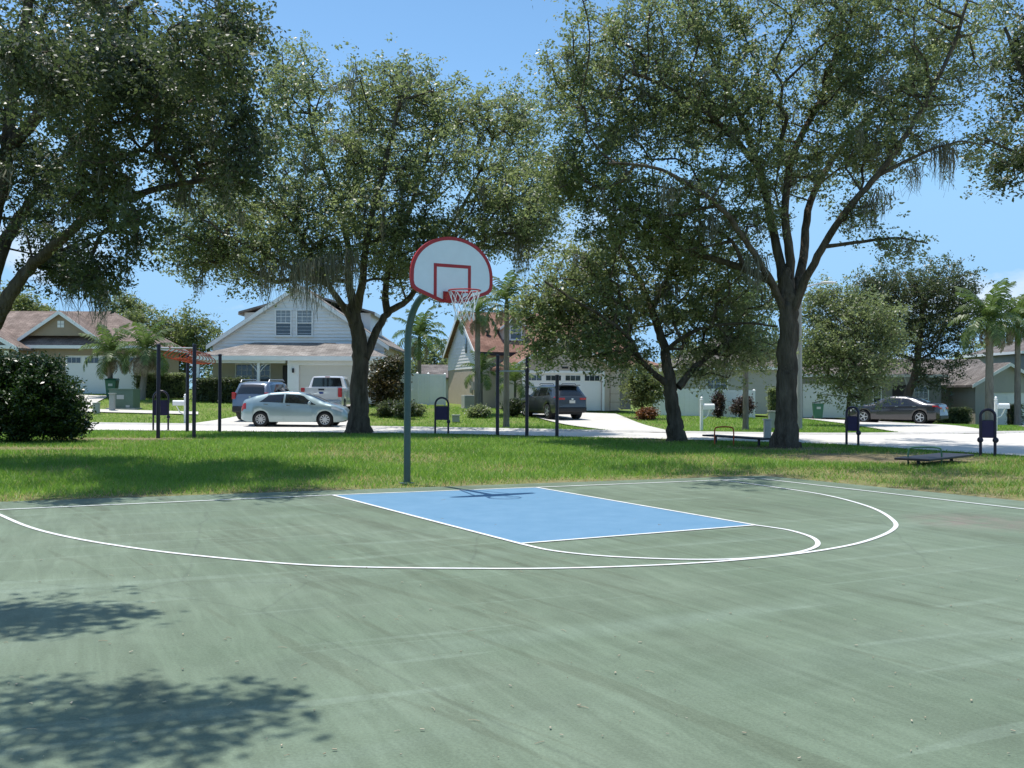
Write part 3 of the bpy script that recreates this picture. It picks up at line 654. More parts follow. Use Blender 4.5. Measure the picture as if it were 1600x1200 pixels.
def tree(name, label, base, limbs, blobs, ntips, per, ll, leafm=L_oak, sig=0.34, moss=0, seed=1, barkm=None, group=None, gap=0.30, r0=0.011, roots=False, cat='tree', droop=0.0, moss_pts=(), moss_len=1.0):
    """limbs: [(pts, (r_first, r_last))] in world coordinates; blobs: [(centre, radii, weight)]"""
    rng = np.random.default_rng(seed); base = Vector(base); b0 = np.array(base)
    root = thing(name, label, cat, base, 0, group)
    LM = []
    for pts, rl in limbs:
        ra = rl[0]
        P = np.array(catmull([np.array(p)-b0 for p in pts], 5)); n = len(P)
        P[1:] += rng.normal(0, 0.02, (n-1, 3))*min(1, ra*4)
        t = np.linspace(0, 1, n)**0.8; LM.append((P, np.interp(t, np.linspace(0, 1, len(rl)), rl)))
    tubes = []
    for i, (P, r_) in enumerate(LM):
        S = 14; rr = np.repeat(r_[:, None], S, 1)
        rr = rr*(1+0.07*np.sin(np.arange(S)[None, :]*2*np.pi/S*3+i+np.arange(len(P))[:, None]*0.35)+rng.normal(0, 0.025, rr.shape))
        if i == 0:
            z = P[:, 2]; fl = np.exp(-np.maximum(z, 0)/0.35)
            rr = rr*(1+fl[:, None]*(0.42+0.34*np.cos(np.arange(S)[None, :]*2*np.pi/S*5+seed)*(1.3 if roots else 0.7)))
        tubes.append((P, rr))
    V1, F1 = tube_np(tubes, 14)
    W_ = np.array([b[2] for b in blobs], float); W_ /= W_.sum(); T = []
    for (c, rd, wt), q in zip(blobs, W_):
        n = max(2, int(ntips*q*1.6)); d = rng.normal(0, 1, (n, 3)); d /= np.linalg.norm(d, axis=1)[:, None]
        T.append(np.array(c)-b0+d*(rng.random((n, 1))**0.42)*np.array(rd))
    T = np.concatenate(T); keep = 0.6*noise3(T, 1.7, seed)+0.4*noise3(T, 0.8, seed+5)+rng.normal(0, 0.04, len(T)) > gap+0.05; T = T[keep]
    if len(T) > ntips: T = T[rng.permutation(len(T))[:ntips]]
    segs, E_, E0, ALLN = grow(LM, T, rng, r0)
    big = [s for s in segs if s[1][1] > 0.03]; small = [s for s in segs if s[1][1] <= 0.03]
    Vs, Fs = [V1], [F1]; o = len(V1)
    for grp, sd_ in ((big, 7), (small, 4)):
        if grp:
            v_, f_ = tube_np(grp, sd_)
            if sd_ == 7: Vs.append(v_); Fs.append(f_+o); o += len(v_)
            else: vs_small, fs_small = v_, f_
    npmesh('trunk', np.concatenate(Vs), np.concatenate(Fs), barkm or M_bark, None, root, smooth=True)
    if small: npmesh('twigs', vs_small, fs_small, barkm or M_bark, None, root, smooth=True)['kind'] = 'stuff'
    mid = (E_+E0)/2; dr_ = E_-E0; dr_ = dr_/(np.linalg.norm(dr_, axis=1)[:, None]+1e-6)
    Va, Fa = leaf_cloud(E_, sig, int(per*0.75), ll, rng, droop=droop, dirs=dr_); Vb, Fb = leaf_cloud(mid, sig*0.8, per-int(per*0.75), ll, rng, droop=droop)
    Vc = np.concatenate([Va, Vb]); Fc = np.concatenate([Fa, Fb+len(Va)]); ctr = Vc[Fc[:, 0]]
    rn = np.clip(rng.beta(2, 2.6, len(Fc))*0.8+0.5*(noise3(ctr, 1.1, seed+9)-0.45), 0, 1)
    npmesh('crown', Vc, Fc, leafm, rn, root)
    # hanging moss: bundles of thin strands
    if moss or len(moss_pts):
        low = ALLN[rng.permutation(len(ALLN))[:moss]] if moss else np.zeros((0, 3))
        mp_ = np.concatenate([low, np.array([np.array(q)-b0 for q in moss_pts]).reshape(-1, 3)]); Vm = []; 
        for i, q in enumerate(mp_):
            ln = ((0.25+0.75*rng.random()**2) if i < len(low) else rng.uniform(1.0, 1.9))*moss_len; ns = 22 if i < len(low) else 60; wv = 0.07 if i < len(low) else 0.17
            for s in range(ns):
                x, y = q[0]+rng.normal(0, wv), q[1]+rng.normal(0, wv); z = q[2]+rng.normal(0, 0.08); l_ = ln*rng.uniform(0.4, 1.0)*math.exp(-((x-q[0])**2)/(wv*wv*5)); wd = rng.uniform(0.007, 0.018); dx, dy = rng.normal(0, 0.09, 2); a_ = rng.random()*3.14; cx_, cy_ = math.cos(a_)*wd, math.sin(a_)*wd
                Vm += [(x-cx_, y-cy_, z), (x+cx_, y+cy_, z), (x+dx+cx_*0.8, y+dy+cy_*0.8, z-l_*0.55), (x+dx-cx_*0.8, y+dy-cy_*0.8, z-l_*0.55),
                       (x+dx-cx_*0.8, y+dy-cy_*0.8, z-l_*0.55), (x+dx+cx_*0.8, y+dy+cy_*0.8, z-l_*0.55), (x-dx*0.7+0.003, y-dy*0.5, z-l_), (x-dx*0.7-0.003, y-dy*0.5, z-l_)]
        Vm = np.array(Vm); npmesh('hanging_moss', Vm, np.arange(len(Vm)).reshape(-1, 4), M_moss, np.random.default_rng(seed).random(len(Vm)//4), root)
    return root
def px_blobs(dist, L_):
    """(u, v, ru, rv, depth offset, depth radius, weight) in photo pixels at a depth -> world blobs"""
    o = []
    for u, v, ru, rv, dd, rd, wt in L_:
        D = dist+dd; s = D/FPX; o.append((np.array(A(u, v, D)), (ru*s, rd, rv*s), wt))
    return o
def px_limb(dist, pts, r_):
    """(u, v, depth offset) -> limb"""
    return ([np.array(A(u, v, dist+dd)) for u, v, dd in pts], r_)

# --- oak with the forked trunk in front of the white gabled house
D = 37.6; b = G(560, 676); D = b.y
tree('oak_tree', 'large moss-hung oak whose forked trunk hides part of the white gabled house', b,
     [px_limb(D, [(561, 679, 0), (562, 640, 0), (563, 590, 0), (562, 548, 0), (557, 512, 0), (551, 480, 0), (549, 450, 0)], (0.40, 0.34, 0.31, 0.29, 0.24, 0.09)),
      px_limb(D, [(558, 530, 0), (552, 505, -0.1), (535, 478, -0.3), (513, 445, -0.8), (490, 405, -1.2), (455, 350, -1.6), (400, 290, -2)], (0.17, 0.05)),
      px_limb(D, [(553, 485, 0), (545, 440, 0.5), (543, 380, 0.8), (520, 300, 1), (490, 210, 1), (478, 130, 1.2)], (0.17, 0.05)),
      px_limb(D, [(556, 490, 0), (566, 440, -0.5), (572, 380, -1), (590, 300, -1), (610, 220, -1), (625, 150, -0.5)], (0.17, 0.05)),
      px_limb(D, [(570, 560, 0), (585, 525, 0.3), (605, 490, 0.6), (635, 470, 0.8), (655, 440, 1), (690, 380, 1.4), (735, 300, 2), (770, 220, 2)], (0.18, 0.05)),
      px_limb(D, [(606, 490, 0.6), (602, 450, 1), (612, 400, 1.5), (640, 330, 2.5), (668, 240, 3), (690, 160, 3)], (0.15, 0.05)),
      px_limb(D, [(655, 440, 1), (700, 415, 0), (750, 380, -1), (800, 350, -1.6)], (0.10, 0.04)),
      px_limb(D, [(513, 445, -0.8), (460, 420, -1.8), (400, 390, -2.5), (340, 360, -3)], (0.11, 0.04))],
     px_blobs(D, [(470, 135, 62, 65, 0.5, 2.2, 1.1), (590, 160, 70, 62, 0, 2.8, 1.2), (650, 150, 50, 55, 1, 2.2, 0.7), (715, 185, 70, 58, 1, 2.8, 1.0), (800, 190, 60, 62, 2, 2.6, 1.0), (430, 230, 80, 70, 0, 3, 1.3),
                  (560, 255, 110, 60, 0, 3.6, 1.8), (700, 270, 100, 65, 0, 3.4, 1.7), (345, 300, 75, 70, -1, 2.8, 1.2), (450, 330, 95, 60, -1, 3.4, 1.6), (590, 350, 110, 55, -0.5, 3.6, 1.9),
                  (720, 365, 95, 50, 0, 3, 1.5), (800, 300, 65, 70, 0, 2.8, 1.3), (330, 385, 72, 48, -1.5, 2.2, 1.1), (290, 395, 34, 50, -1.5, 1.4, 0.45), (430, 400, 70, 45, -1.5, 2.4, 1.0), (500, 405, 55, 42, -1, 2.4, 0.8), (625, 415, 60, 34, 0, 2.4, 0.75), (820, 360, 36, 48, -0.8, 1.6, 0.5), (690, 445, 36, 34, 1.5, 1.4, 0.28), (400, 440, 40, 22, -1.5, 1.2, 0.25), (560, 240, 130, 60, 5, 2, 0.6), (845, 250, 40, 70, 0.5, 1.8, 0.6), (850, 345, 32, 50, 0, 1.5, 0.4)]),
     1650, 78, 0.130, sig=0.40, moss=150, seed=11, gap=0.37, moss_len=1.35, roots=True,
     moss_pts=[np.array(A(u, v, D+dd)) for u, v, dd in ((462, 405, -3.2), (480, 410, -3.4), (495, 405, -3), (507, 415, -3.2), (440, 410, -3), (522, 400, -3), (548, 395, -2.6), (415, 420, -3), (700, 400, -1), (810, 350, -1.2), (820, 360, -1))])

# --- big oak at right with flared roots
b = G(1226, 698); D = b.y
tree('oak_tree', 'tall spreading oak with a flared root base beside the low exercise deck', b,
     [px_limb(D, [(1226, 702, 0), (1228, 660, 0), (1231, 600, 0), (1231, 540, 0), (1232, 490, 0), (1230, 455, 0), (1229, 420, 0)], (0.32, 0.295, 0.285, 0.28, 0.25, 0.10)),
      px_limb(D, [(1229, 510, 0), (1222, 478, -0.1), (1205, 440, -0.4), (1170, 385, -1), (1130, 330, -1.5), (1080, 290, -2), (1020, 262, -2.4), (950, 255, -2.6)], (0.14, 0.03)),
      px_limb(D, [(1226, 470, 0), (1222, 420, 0.4), (1205, 350, 0.8), (1185, 260, 1.2), (1150, 170, 1.5), (1110, 80, 1.6), (1080, 0, 1.6)], (0.17, 0.05)),
      px_limb(D, [(1232, 470, 0), (1235, 410, 0.3), (1226, 330, 0.5), (1240, 240, 0.6), (1290, 140, 0.8), (1310, 60, 1), (1325, -30, 1)], (0.16, 0.05)),
      px_limb(D, [(1232, 515, 0), (1241, 480, -0.1), (1262, 430, -0.4), (1290, 380, -0.8), (1330, 320, -1.2), (1370, 275, -1.4), (1410, 220, -1.5), (1450, 150, -1.6), (1490, 70, -1.6), (1510, 0, -1.6)], (0.145, 0.04)),
      px_limb(D, [(1240, 480, 0), (1255, 400, 1), (1262, 330, 1.6), (1300, 250, 2.5), (1370, 170, 3), (1440, 110, 3.3)], (0.16, 0.05)),
      px_limb(D, [(1205, 440, -0.4), (1150, 415, 0.4), (1080, 395, 1), (1010, 370, 1.4), (940, 330, 1.8)], (0.12, 0.04)),
      px_limb(D, [(1185, 260, 1.2), (1120, 190, 0), (1050, 140, -1), (980, 110, -1.8)], (0.10, 0.04)),
      px_limb(D, [(1290, 385, -0.8), (1345, 378, -1.2), (1400, 372, -1.5), (1450, 380, -1.6)], (0.06, 0.022)),
      px_limb(D, [(1370, 275, -1.4), (1440, 240, -1.6), (1500, 220, -1.8)], (0.06, 0.02))],
     px_blobs(D, [(940, 90, 72, 80, 0, 2.6, 1.2), (1040, 60, 85, 75, 0, 3, 1.5), (1150, 40, 95, 75, 0, 3.4, 1.6), (1270, 30, 95, 75, 0, 3.4, 1.5), (1390, 40, 90, 75, 0, 3, 1.4), (1490, 70, 80, 75, 0, 2.6, 1.2), (1100, -110, 170, 90, 0, 4.0, 1.6), (1330, -110, 180, 90, 0, 4.0, 1.6),
                  (910, 200, 55, 80, -0.5, 2.4, 1.0), (1010, 180, 90, 75, 0, 3, 1.6), (1130, 160, 95, 70, 0, 3.4, 1.7), (1250, 150, 90, 70, 0.5, 3.2, 1.5), (1360, 150, 90, 65, 0, 3, 1.4), (1460, 160, 75, 55, 0, 2.4, 1.0),
                  (940, 290, 75, 55, 0, 2.6, 1.1), (1040, 300, 90, 55, 0, 3, 1.4), (1150, 270, 85, 55, 0.5, 3, 1.3), (1270, 255, 85, 50, 1, 3, 1.1), (1370, 235, 70, 40, 0, 2.2, 0.8), (1080, 365, 85, 35, 0.5, 2.4, 0.9), (970, 360, 70, 35, 0.5, 2, 0.7), (1180, 345, 60, 35, 0.6, 2, 0.5), (1420, 385, 55, 24, -1.5, 1.0, 0.30), (1340, 330, 30, 30, -1, 1.2, 0.2), (1530, 225, 36, 40, -1, 1.2, 0.25), (900, -80, 130, 40, -7, 2, 0.8), (1060, -75, 130, 40, -7.5, 2, 0.9), (1230, -75, 130, 40, -7, 2, 0.8), (1000, -130, 140, 40, -10, 2, 0.7), (1200, -130, 140, 40, -10, 2, 0.6), (880, 140, 45, 60, 0, 1.8, 0.6), (872, 270, 42, 60, 0, 1.8, 0.6), (1100, 190, 100, 60, 5, 2, 0.7), (1300, 170, 100, 60, 5, 2, 0.7)]),
     2200, 78, 0.104, sig=0.33, moss=190, seed=23, gap=0.385, roots=True, r0=0.009, moss_len=0.8,
     moss_pts=[np.array(A(u, v, D+dd)) for u, v, dd in ((1470, 225, -1.5), (1478, 228, -1.5), (1425, 260, -1.4), (1375, 300, -1.2), (1360, 315, -1.2), (1040, 290, -2), (1110, 340, -1), (1180, 400, -0.8))])

# --- leaning oak between them
b = G(1056, 689); D = b.y
tree('oak_tree', 'leaning dark oak with low spreading limbs between driveway and white mailbox', b,
     [px_limb(D, [(1058, 692, 0), (1054, 660, 0), (1050, 625, 0), (1046, 595, 0)], (0.25, 0.20)),
      px_limb(D, [(1046, 600, 0), (1041, 560, 0.2), (1032, 520, 0.4), (1018, 485, 0.5), (1000, 440, 0.8), (970, 390, 1), (950, 340, 1.2)], (0.19, 0.05)),
      px_limb(D, [(1042, 600, 0), (1018, 580, -0.5), (998, 558, -1), (985, 530, -1.4), (950, 500, -2), (900, 470, -2.4), (850, 440, -2.6)], (0.11, 0.03)),
      px_limb(D, [(1060, 605, 0), (1085, 575, 0.2), (1110, 555, 0.5), (1140, 530, 1), (1180, 505, 1.4)], (0.13, 0.035)),
      px_limb(D, [(1040, 550, 0.2), (1070, 525, -0.5), (1110, 510, -1), (1170, 505, -1.6), (1215, 510, -2)], (0.08, 0.025)),
      px_limb(D, [(1018, 485, 0.5), (1040, 440, 0), (1070, 390, -0.6), (1100, 350, -1)], (0.11, 0.04))],
     px_blobs(D, [(900, 440, 60, 55, 0, 2, 1.0), (960, 400, 70, 55, 0, 2.4, 1.1), (1040, 400, 80, 50, 0, 2.4, 1.1), (1120, 420, 75, 50, 0, 2.4, 1.0), (880, 500, 60, 45, -0.5, 2, 1.0), (950, 480, 70, 50, 0, 2.4, 1.3), (1080, 480, 80, 45, 0.5, 2.4, 1.1), (1160, 490, 60, 50, 0.5, 2, 0.9),
                  (870, 545, 50, 34, -1, 1.5, 0.7), (930, 540, 55, 34, -1.4, 1.6, 0.8), (985, 555, 34, 26, -0.8, 1.2, 0.3), (1120, 545, 75, 34, 0.8, 2, 0.9), (1180, 550, 50, 36, 1, 1.6, 0.6), (1100, 580, 60, 18, 0.8, 1.4, 0.35), (850, 470, 40, 40, -1.4, 1.4, 0.5)]),
     800, 78, 0.118, sig=0.33, moss=70, seed=37, gap=0.35, moss_len=0.7, moss_pts=[np.array(A(u, v, D)) for u, v in ((1040, 440), (1050, 450), (1030, 445))])

# --- oak whose trunk stands beyond the left edge
D = 21.5; bx = A(-75, 611, D); b = Vector((bx.x, bx.y, 0))
tree('oak_tree', 'dark shading oak over the round bush, its limbs reaching across the grass', b,
     [px_limb(D, [(-78, 726, 0), (-76, 660, 0), (-66, 600, 0), (-40, 545, 0)], (0.36, 0.27)),
      px_limb(D, [(-44, 550, 0), (-10, 505, -0.2), (15, 462, -0.4), (45, 420, -0.5), (95, 375, -0.8), (150, 330, -1), (230, 300, -1.3), (300, 285, -1.5)], (0.20, 0.05)),
      px_limb(D, [(-50, 560, 0), (-20, 470, 0.6), (0, 400, 1), (30, 340, 1.4), (80, 270, 1.6), (150, 190, 2), (220, 130, 2), (300, 80, 2)], (0.20, 0.05)),
      px_limb(D, [(-50, 560, 0), (-40, 450, -0.5), (-10, 340, -0.6), (10, 240, -0.6), (20, 140, -0.6), (40, 40, -0.6), (50, -60, -0.6)], (0.22, 0.08)),
      px_limb(D, [(-55, 560, 0), (-150, 440, 0), (-250, 330, 0.5), (-330, 200, 1)], (0.2, 0.06)),
      px_limb(D, [(-20, 340, -0.6), (-60, 200, -1.5), (-140, 80, -2)], (0.15, 0.06)),
      px_limb(D, [(10, 240, -0.6), (90, 140, -1.4), (180, 40, -2), (260, -40, -2)], (0.14, 0.05)),
      px_limb(D, [(45, 420, -0.5), (80, 405, 0.5), (110, 385, 1), (160, 380, 1.4)], (0.06, 0.02))],
     px_blobs(D, [(u, v, ru, rv, dd-(2.2 if (n_ % 2) else -0.2), rd*1.2, wt) for n_, (u, v, ru, rv, dd, rd, wt) in enumerate([(60, 60, 90, 80, 0, 2, 1.3), (180, 60, 90, 75, 0, 2, 1.3), (290, 50, 75, 65, 0, 1.8, 1.1), (365, 40, 45, 55, 0, 1.4, 0.6), (60, 180, 90, 80, 0, 2.2, 1.4), (180, 180, 90, 75, 0, 2.2, 1.5), (290, 160, 80, 70, 0, 2, 1.3), (360, 190, 48, 60, 0, 1.6, 0.7), (70, 290, 85, 65, 0, 2, 1.2), (180, 290, 90, 60, 0, 2, 1.3), (290, 270, 80, 55, -0.5, 1.8, 1.1), (370, 260, 40, 40, -0.5, 1.2, 0.4),
                  (60, 375, 70, 42, 0, 1.6, 0.7), (150, 370, 70, 45, 0, 1.6, 0.7), (60, 415, 60, 26, 0.4, 1.2, 0.35), (150, 430, 24, 30, 0.6, 0.8, 0.2), (100, 425, 40, 25, 0.6, 1, 0.25), (235, 345, 30, 30, -1, 1, 0.2),
                  (-80, 150, 120, 130, 0, 2.6, 1.6), (-220, 220, 120, 130, 0, 2.6, 1.5), (-340, 180, 90, 110, 0.5, 2.4, 0.9), (100, -100, 180, 80, 0, 2.8, 1.2), (-120, -60, 150, 110, 0, 2.8, 1.2), (60, 120, 80, 60, -3.8, 1.2, 0.8), (200, 130, 90, 60, -4, 1.3, 0.9), (330, 90, 60, 50, -3, 1.2, 0.6)])]),
     1750, 65, 0.096, leafm=L_dark, sig=0.28, moss=170, seed=41, gap=0.385, r0=0.008, moss_len=0.75,
     moss_pts=[np.array(A(u, v, D+0.5)) for u, v in ((158, 435), (152, 440), (115, 430), (190, 60), (215, 70), (120, 320), (290, 290))])

# --- tree near the camera's left: only its shadow reaches the court
b = Vector((-8.2, 6.2, 0))
tree('oak_tree', 'oak beside the court whose branch tips shade the near corner', b,
     [([(-8.2, 6.2, 0), (-8.1, 6.2, 2.0), (-7.8, 6.1, 3.8)], (0.32, 0.25)), ([(-7.8, 6.1, 3.8), (-6.9, 5.7, 5.2), (-6.3, 5.9, 5.9), (-5.5, 5.5, 6.4)], (0.12, 0.025)), ([(-7.8, 6.1, 3.6), (-7.7, 6.7, 5.2), (-7.2, 7.3, 6.2), (-6.7, 7.4, 6.7)], (0.12, 0.03)),
      ([(-7.8, 6.1, 3.8), (-8.2, 5.8, 6), (-8.6, 5.6, 8.4)], (0.2, 0.06)), ([(-6.9, 5.7, 5.2), (-6.3, 5.1, 5.9), (-5.9, 4.9, 6.3)], (0.07, 0.02))],
     [((-3.5, 5.6, 6.9), (1.4, 0.50, 0.5), 1.6), ((-5.6, 5.5, 6.8), (1.2, 0.9, 0.8), 1.4), ((-5.0, 7.5, 7.0), (1.15, 0.50, 0.4), 1.3), ((-2.7, 5.4, 6.8), (0.8, 0.22, 0.4), 0.5), ((-4.2, 4.6, 6.8), (1.0, 0.4, 0.4), 0.7), ((-7.5, 7.0, 7.6), (1.6, 1.6, 1.0), 1.2), ((-8.8, 5.6, 8.2), (1.8, 1.8, 1.2), 1.2), ((-7.0, 4.8, 7.2), (1.4, 1.0, 0.8), 1.0)],
     430, 39, 0.10, leafm=L_dark, sig=0.24, seed=51, gap=0.40, r0=0.005)
# --- tree beyond the right edge, tips in frame
D = 21.0; bx = A(1800, 611, D); b = Vector((bx.x, bx.y, 0))
tree('oak_tree', 'dark-leaved oak by the road bend with drooping branch tips', b,
     [px_limb(D, [(1800, 727, 0), (1795, 600, 0), (1785, 480, 0)], (0.30, 0.22)), px_limb(D, [(1785, 480, 0), (1720, 330, 0), (1650, 210, 0), (1600, 120, 0), (1570, 40, 0)], (0.16, 0.03)), px_limb(D, [(1785, 480, 0), (1810, 300, 0.5), (1830, 100, 1)], (0.18, 0.06)), px_limb(D, [(1720, 330, 0), (1650, 260, -0.6), (1590, 240, -1), (1540, 215, -1)], (0.06, 0.015))],
     px_blobs(D, [(1640, 60, 60, 90, 0, 1.6, 1.2), (1605, 110, 30, 100, 0, 1, 0.6), (1720, 150, 100, 110, 0, 2.4, 1.5), (1840, 120, 120, 140, 0, 2.6, 1.6), (1600, 235, 42, 34, -1, 0.9, 0.35), (1570, 265, 34, 26, -1, 0.7, 0.2), (1700, -60, 120, 100, 0, 2.4, 1.0)]),
     460, 80, 0.088, leafm=L_dark, sig=0.22, seed=61, r0=0.008)

# --- trees on the house lots
def lot_tree(name, label, u, dist, trunk_px, blobs, nt, per, ll, leafm, seed, r=(0.2, 0.12), sig=0.4, group='trees on the house lots', moss=0, cat='tree', gap=0.25):
    b = GX(u, dist)
    return tree(name, label, b, [px_limb(dist, [(q[0], q[1], 0) for q in trunk_px], r)], px_blobs(dist, blobs), nt, per, ll, leafm=leafm, seed=seed, sig=sig, group=group, moss=moss, gap=gap, r0=0.014, cat=cat)
lot_tree('broadleaf_tree', 'loose round-topped tree in front of the wide white garage door', 1322, 47, [(1324, 664, 0), (1326, 630, 0), (1330, 590, 0), (1335, 540, 0), (1335, 500, 0)],
         [(1325, 505, 34, 26, 0, 1.6, 0.9), (1355, 530, 36, 26, 0.5, 1.6, 0.9), (1300, 535, 34, 28, -0.5, 1.5, 0.9), (1268, 560, 26, 32, 0, 1.3, 0.6), (1385, 560, 30, 36, 0, 1.4, 0.7), (1335, 575, 44, 24, -0.5, 1.6, 0.9), (1305, 600, 26, 22, -0.5, 1.2, 0.5), (1365, 605, 30, 18, -0.3, 1.2, 0.5), (1345, 480, 26, 16, 0, 1.2, 0.4), (1285, 500, 24, 20, 0, 1.2, 0.4), (1398, 520, 16, 24, 0, 1, 0.25), (1262, 510, 22, 34, 0.5, 1.2, 0.55), (1278, 468, 22, 20, 0.5, 1.2, 0.4), (1310, 465, 24, 16, 0.5, 1.2, 0.35), (1380, 490, 24, 20, 0.5, 1.2, 0.35), (1400, 600, 14, 14, 0, 0.8, 0.2), (1335, 620, 14, 10, -0.4, 0.7, 0.15)], 520, 65, 0.14, L_oak, 71, (0.10, 0.06), 0.46, gap=0.43)
lot_tree('oak_tree', 'dark oak with leaning trunk behind the parked sedan', 1416, 64, [(1414, 652, 0), (1418, 620, 0), (1430, 585, 0), (1436, 540, 0), (1440, 490, 0), (1445, 450, 0)],
         [(1400, 450, 60, 35, 0, 2.6, 1.2), (1470, 450, 70, 38, 0, 2.8, 1.4), (1430, 500, 80, 45, 0, 3, 1.6), (1500, 500, 45, 45, 0, 2.4, 0.9), (1450, 555, 60, 35, -0.5, 2.4, 0.9), (1465, 590, 30, 20, -1, 1.2, 0.25), (1370, 470, 36, 40, 0, 2, 0.7), (1390, 530, 36, 36, 0, 2, 0.6)], 620, 62, 0.17, L_dark, 73, (0.34, 0.12), 0.50, gap=0.34)
lot_tree('broadleaf_tree', 'olive green tree behind the wall between tan and white houses', 290, 84, [(290, 640, 0), (290, 580, 0), (292, 530, 0)],
         [(300, 520, 42, 36, 0, 2.6, 1.2), (250, 525, 42, 32, 0, 2.6, 1.1), (210, 515, 32, 28, 0, 2, 0.8), (285, 560, 50, 30, 0, 2.4, 0.9)], 330, 60, 0.26, L_light, 79, (0.2, 0.1), 0.55)
lot_tree('pine_tree', 'tall sparse pine rising behind the olive green tree', 195, 100, [(196, 640, 0), (196, 560, 0), (198, 500, 0), (200, 470, 0)],
         [(195, 472, 26, 9, 0, 1.6, 0.7), (215, 485, 16, 8, 0, 1.2, 0.4), (180, 490, 14, 8, 0, 1, 0.35), (203, 500, 24, 10, 0, 1.4, 0.5)], 90, 60, 0.26, L_oak, 83, (0.25, 0.1), 0.45)
lot_tree('broadleaf_tree', 'green tree rising behind the tan house gable', 30, 80, [(28, 640, 0), (30, 560, 0), (32, 510, 0)],
         [(25, 480, 45, 26, 0, 2.4, 1.2), (60, 500, 30, 20, 0, 1.8, 0.6), (-20, 490, 40, 40, 0, 2.4, 0.8), (20, 520, 60, 26, 0, 2, 0.8)], 260, 60, 0.24, L_light, 89, (0.22, 0.1), 0.5)
lot_tree('magnolia_tree', 'small magnolia with bronze leaves beside the oak trunk', 604, 52, [(604, 645, 0), (605, 615, 0), (606, 585, 0)],
         [(605, 580, 20, 20, 0, 0.8, 1.0), (615, 605, 22, 24, 0, 0.9, 1.1), (592, 605, 18, 24, 0, 0.8, 0.8), (620, 575, 14, 14, 0, 0.6, 0.4)], 170, 50, 0.16,
         leafmat('bronze_leaf', (0.03, 0.045, 0.014), (0.15, 0.095, 0.04), 0.35, 0.2, 0.5), 97, (0.07, 0.04), 0.20)
lot_tree('small_tree', 'bushy small tree at the entry beside the three-post garage pier', 1003, 53, [(1003, 652, 0), (1003, 625, 0), (1004, 600, 0)],
         [(1005, 590, 26, 22, 0, 0.9, 1.0), (1000, 615, 28, 22, 0, 0.9, 1.0), (1022, 605, 20, 24, 0, 0.8, 0.6)], 170, 50, 0.14, L_light, 101, (0.06, 0.04), 0.20)
for k, (u, dist, s, lab) in enumerate(((560, 105, 1.0, 'far tree showing below the oak fork between houses'), (690, 98, 0.9, 'far tree behind the vinyl fence gate'), (1240, 95, 1.25, 'far tree filling the gap behind the oak trunk'), (1120, 92, 1.2, 'far tree behind the long white fence'), (1560, 100, 1.2, 'far tree behind the grey house roof'), (390, 110, 0.9, 'far tree hidden behind the white gabled house'))):
    lot_tree('background_tree', lab, u, dist, [(u, 640, 0), (u, 580, 0), (u+3, 555, 0)], [(u, 560, 55*s, 32*s, 0, 3, 1.2), (u+35*s, 580, 45*s, 28*s, 0, 3, 1), (u-35*s, 580, 45*s, 30*s, 0, 3, 1)], 170, 55, 0.32, L_oak, 110+k, (0.2, 0.1), 0.65, 'trees far behind the houses')

# --- shrubs and hedges
def shrub(name, label, base, blobs, nt, per, ll, leafm, seed, sig=0.16, group=None, cat='shrub'):
    bl = [(np.array(base)+np.array(c), r_, w_) for c, r_, w_ in blobs]; b = np.array(base)
    top = max(c[2] for c, r_, w_ in blobs)
    return tree(name, label, base, [([b, b+np.array([0.02, 0, top*0.45]), b+np.array([0.05, 0, top*0.8])], (0.05, 0.02))], bl, nt, per, ll, leafm=leafm, seed=seed, sig=sig, group=group, gap=0.12, r0=0.006, cat=cat)
b = G(35, 690)
shrub('round_bush', 'big round dark green bush at the edge of the grass', b, [((0, 0, 1.2), (1.7, 1.3, 1.15), 3), ((-0.9, 0.1, 1.3), (1.4, 1.2, 1.2), 2), ((0.55, 0, 1.75), (0.8, 0.8, 0.75), 1), ((1.1, 0, 0.75), (0.75, 0.9, 0.7), 1), ((-0.3, 0, 2.1), (0.9, 0.8, 0.45), 0.8)],
      1000, 75, 0.105, leafmat('glossy_dark_leaf', (0.012, 0.028, 0.008), (0.045, 0.085, 0.02), 0.38, 0.15, 0.45), 131, 0.15)
def hedge(label, u0, u1, dist, h, dep, seed, lm=L_dark):
    p0, p1 = GX(u0, dist), GX(u1, dist); c = (p0+p1)/2; hw = (p1-p0).length/2; rng = np.random.default_rng(seed)
    root = thing('clipped_hedge', label, 'hedge', c); n = int(hw*2*h*260)
    C = np.stack([rng.uniform(-hw, hw, n), rng.uniform(-dep/2, dep/2, n), rng.uniform(0.05, h, n)], 1)
    edge = rng.random(n) < 0.6; C[edge, 1] = -dep/2*rng.uniform(0.85, 1.03, edge.sum()); tp = rng.random(n) < 0.25; C[tp, 2] = h*rng.uniform(0.95, 1.03, tp.sum())
    V_, F_ = leaf_cloud(C, 0.05, 4, 0.10, rng); npmesh('crown', V_, F_, lm, rng.beta(2, 2.5, len(F_)), root)
    MB().b2(-hw+0.08, hw-0.08, -dep/2+0.12, dep/2-0.1, 0, h-0.12).build('branches', mat('hedge_wood', (0.02, 0.025, 0.012), 0.9), root)
hedge('clipped dark hedge under the porch window', 306, 392, 57, 1.25, 1.0, 141)
hedge('loose green hedge beside the palms and utility box', 216, 292, 59, 1.35, 1.2, 142, L_oak)
hedge('square hedge clump between the big oak trunk and the green bin', 1200, 1216, 60, 1.7, 0.9, 143, L_oak)
hedge('low hedge along the grey house wall', 1462, 1512, 66, 1.0, 0.9, 144, L_oak)
hedge('square hedge clump beside the grey garage', 1576, 1592, 64, 1.3, 0.9, 145)
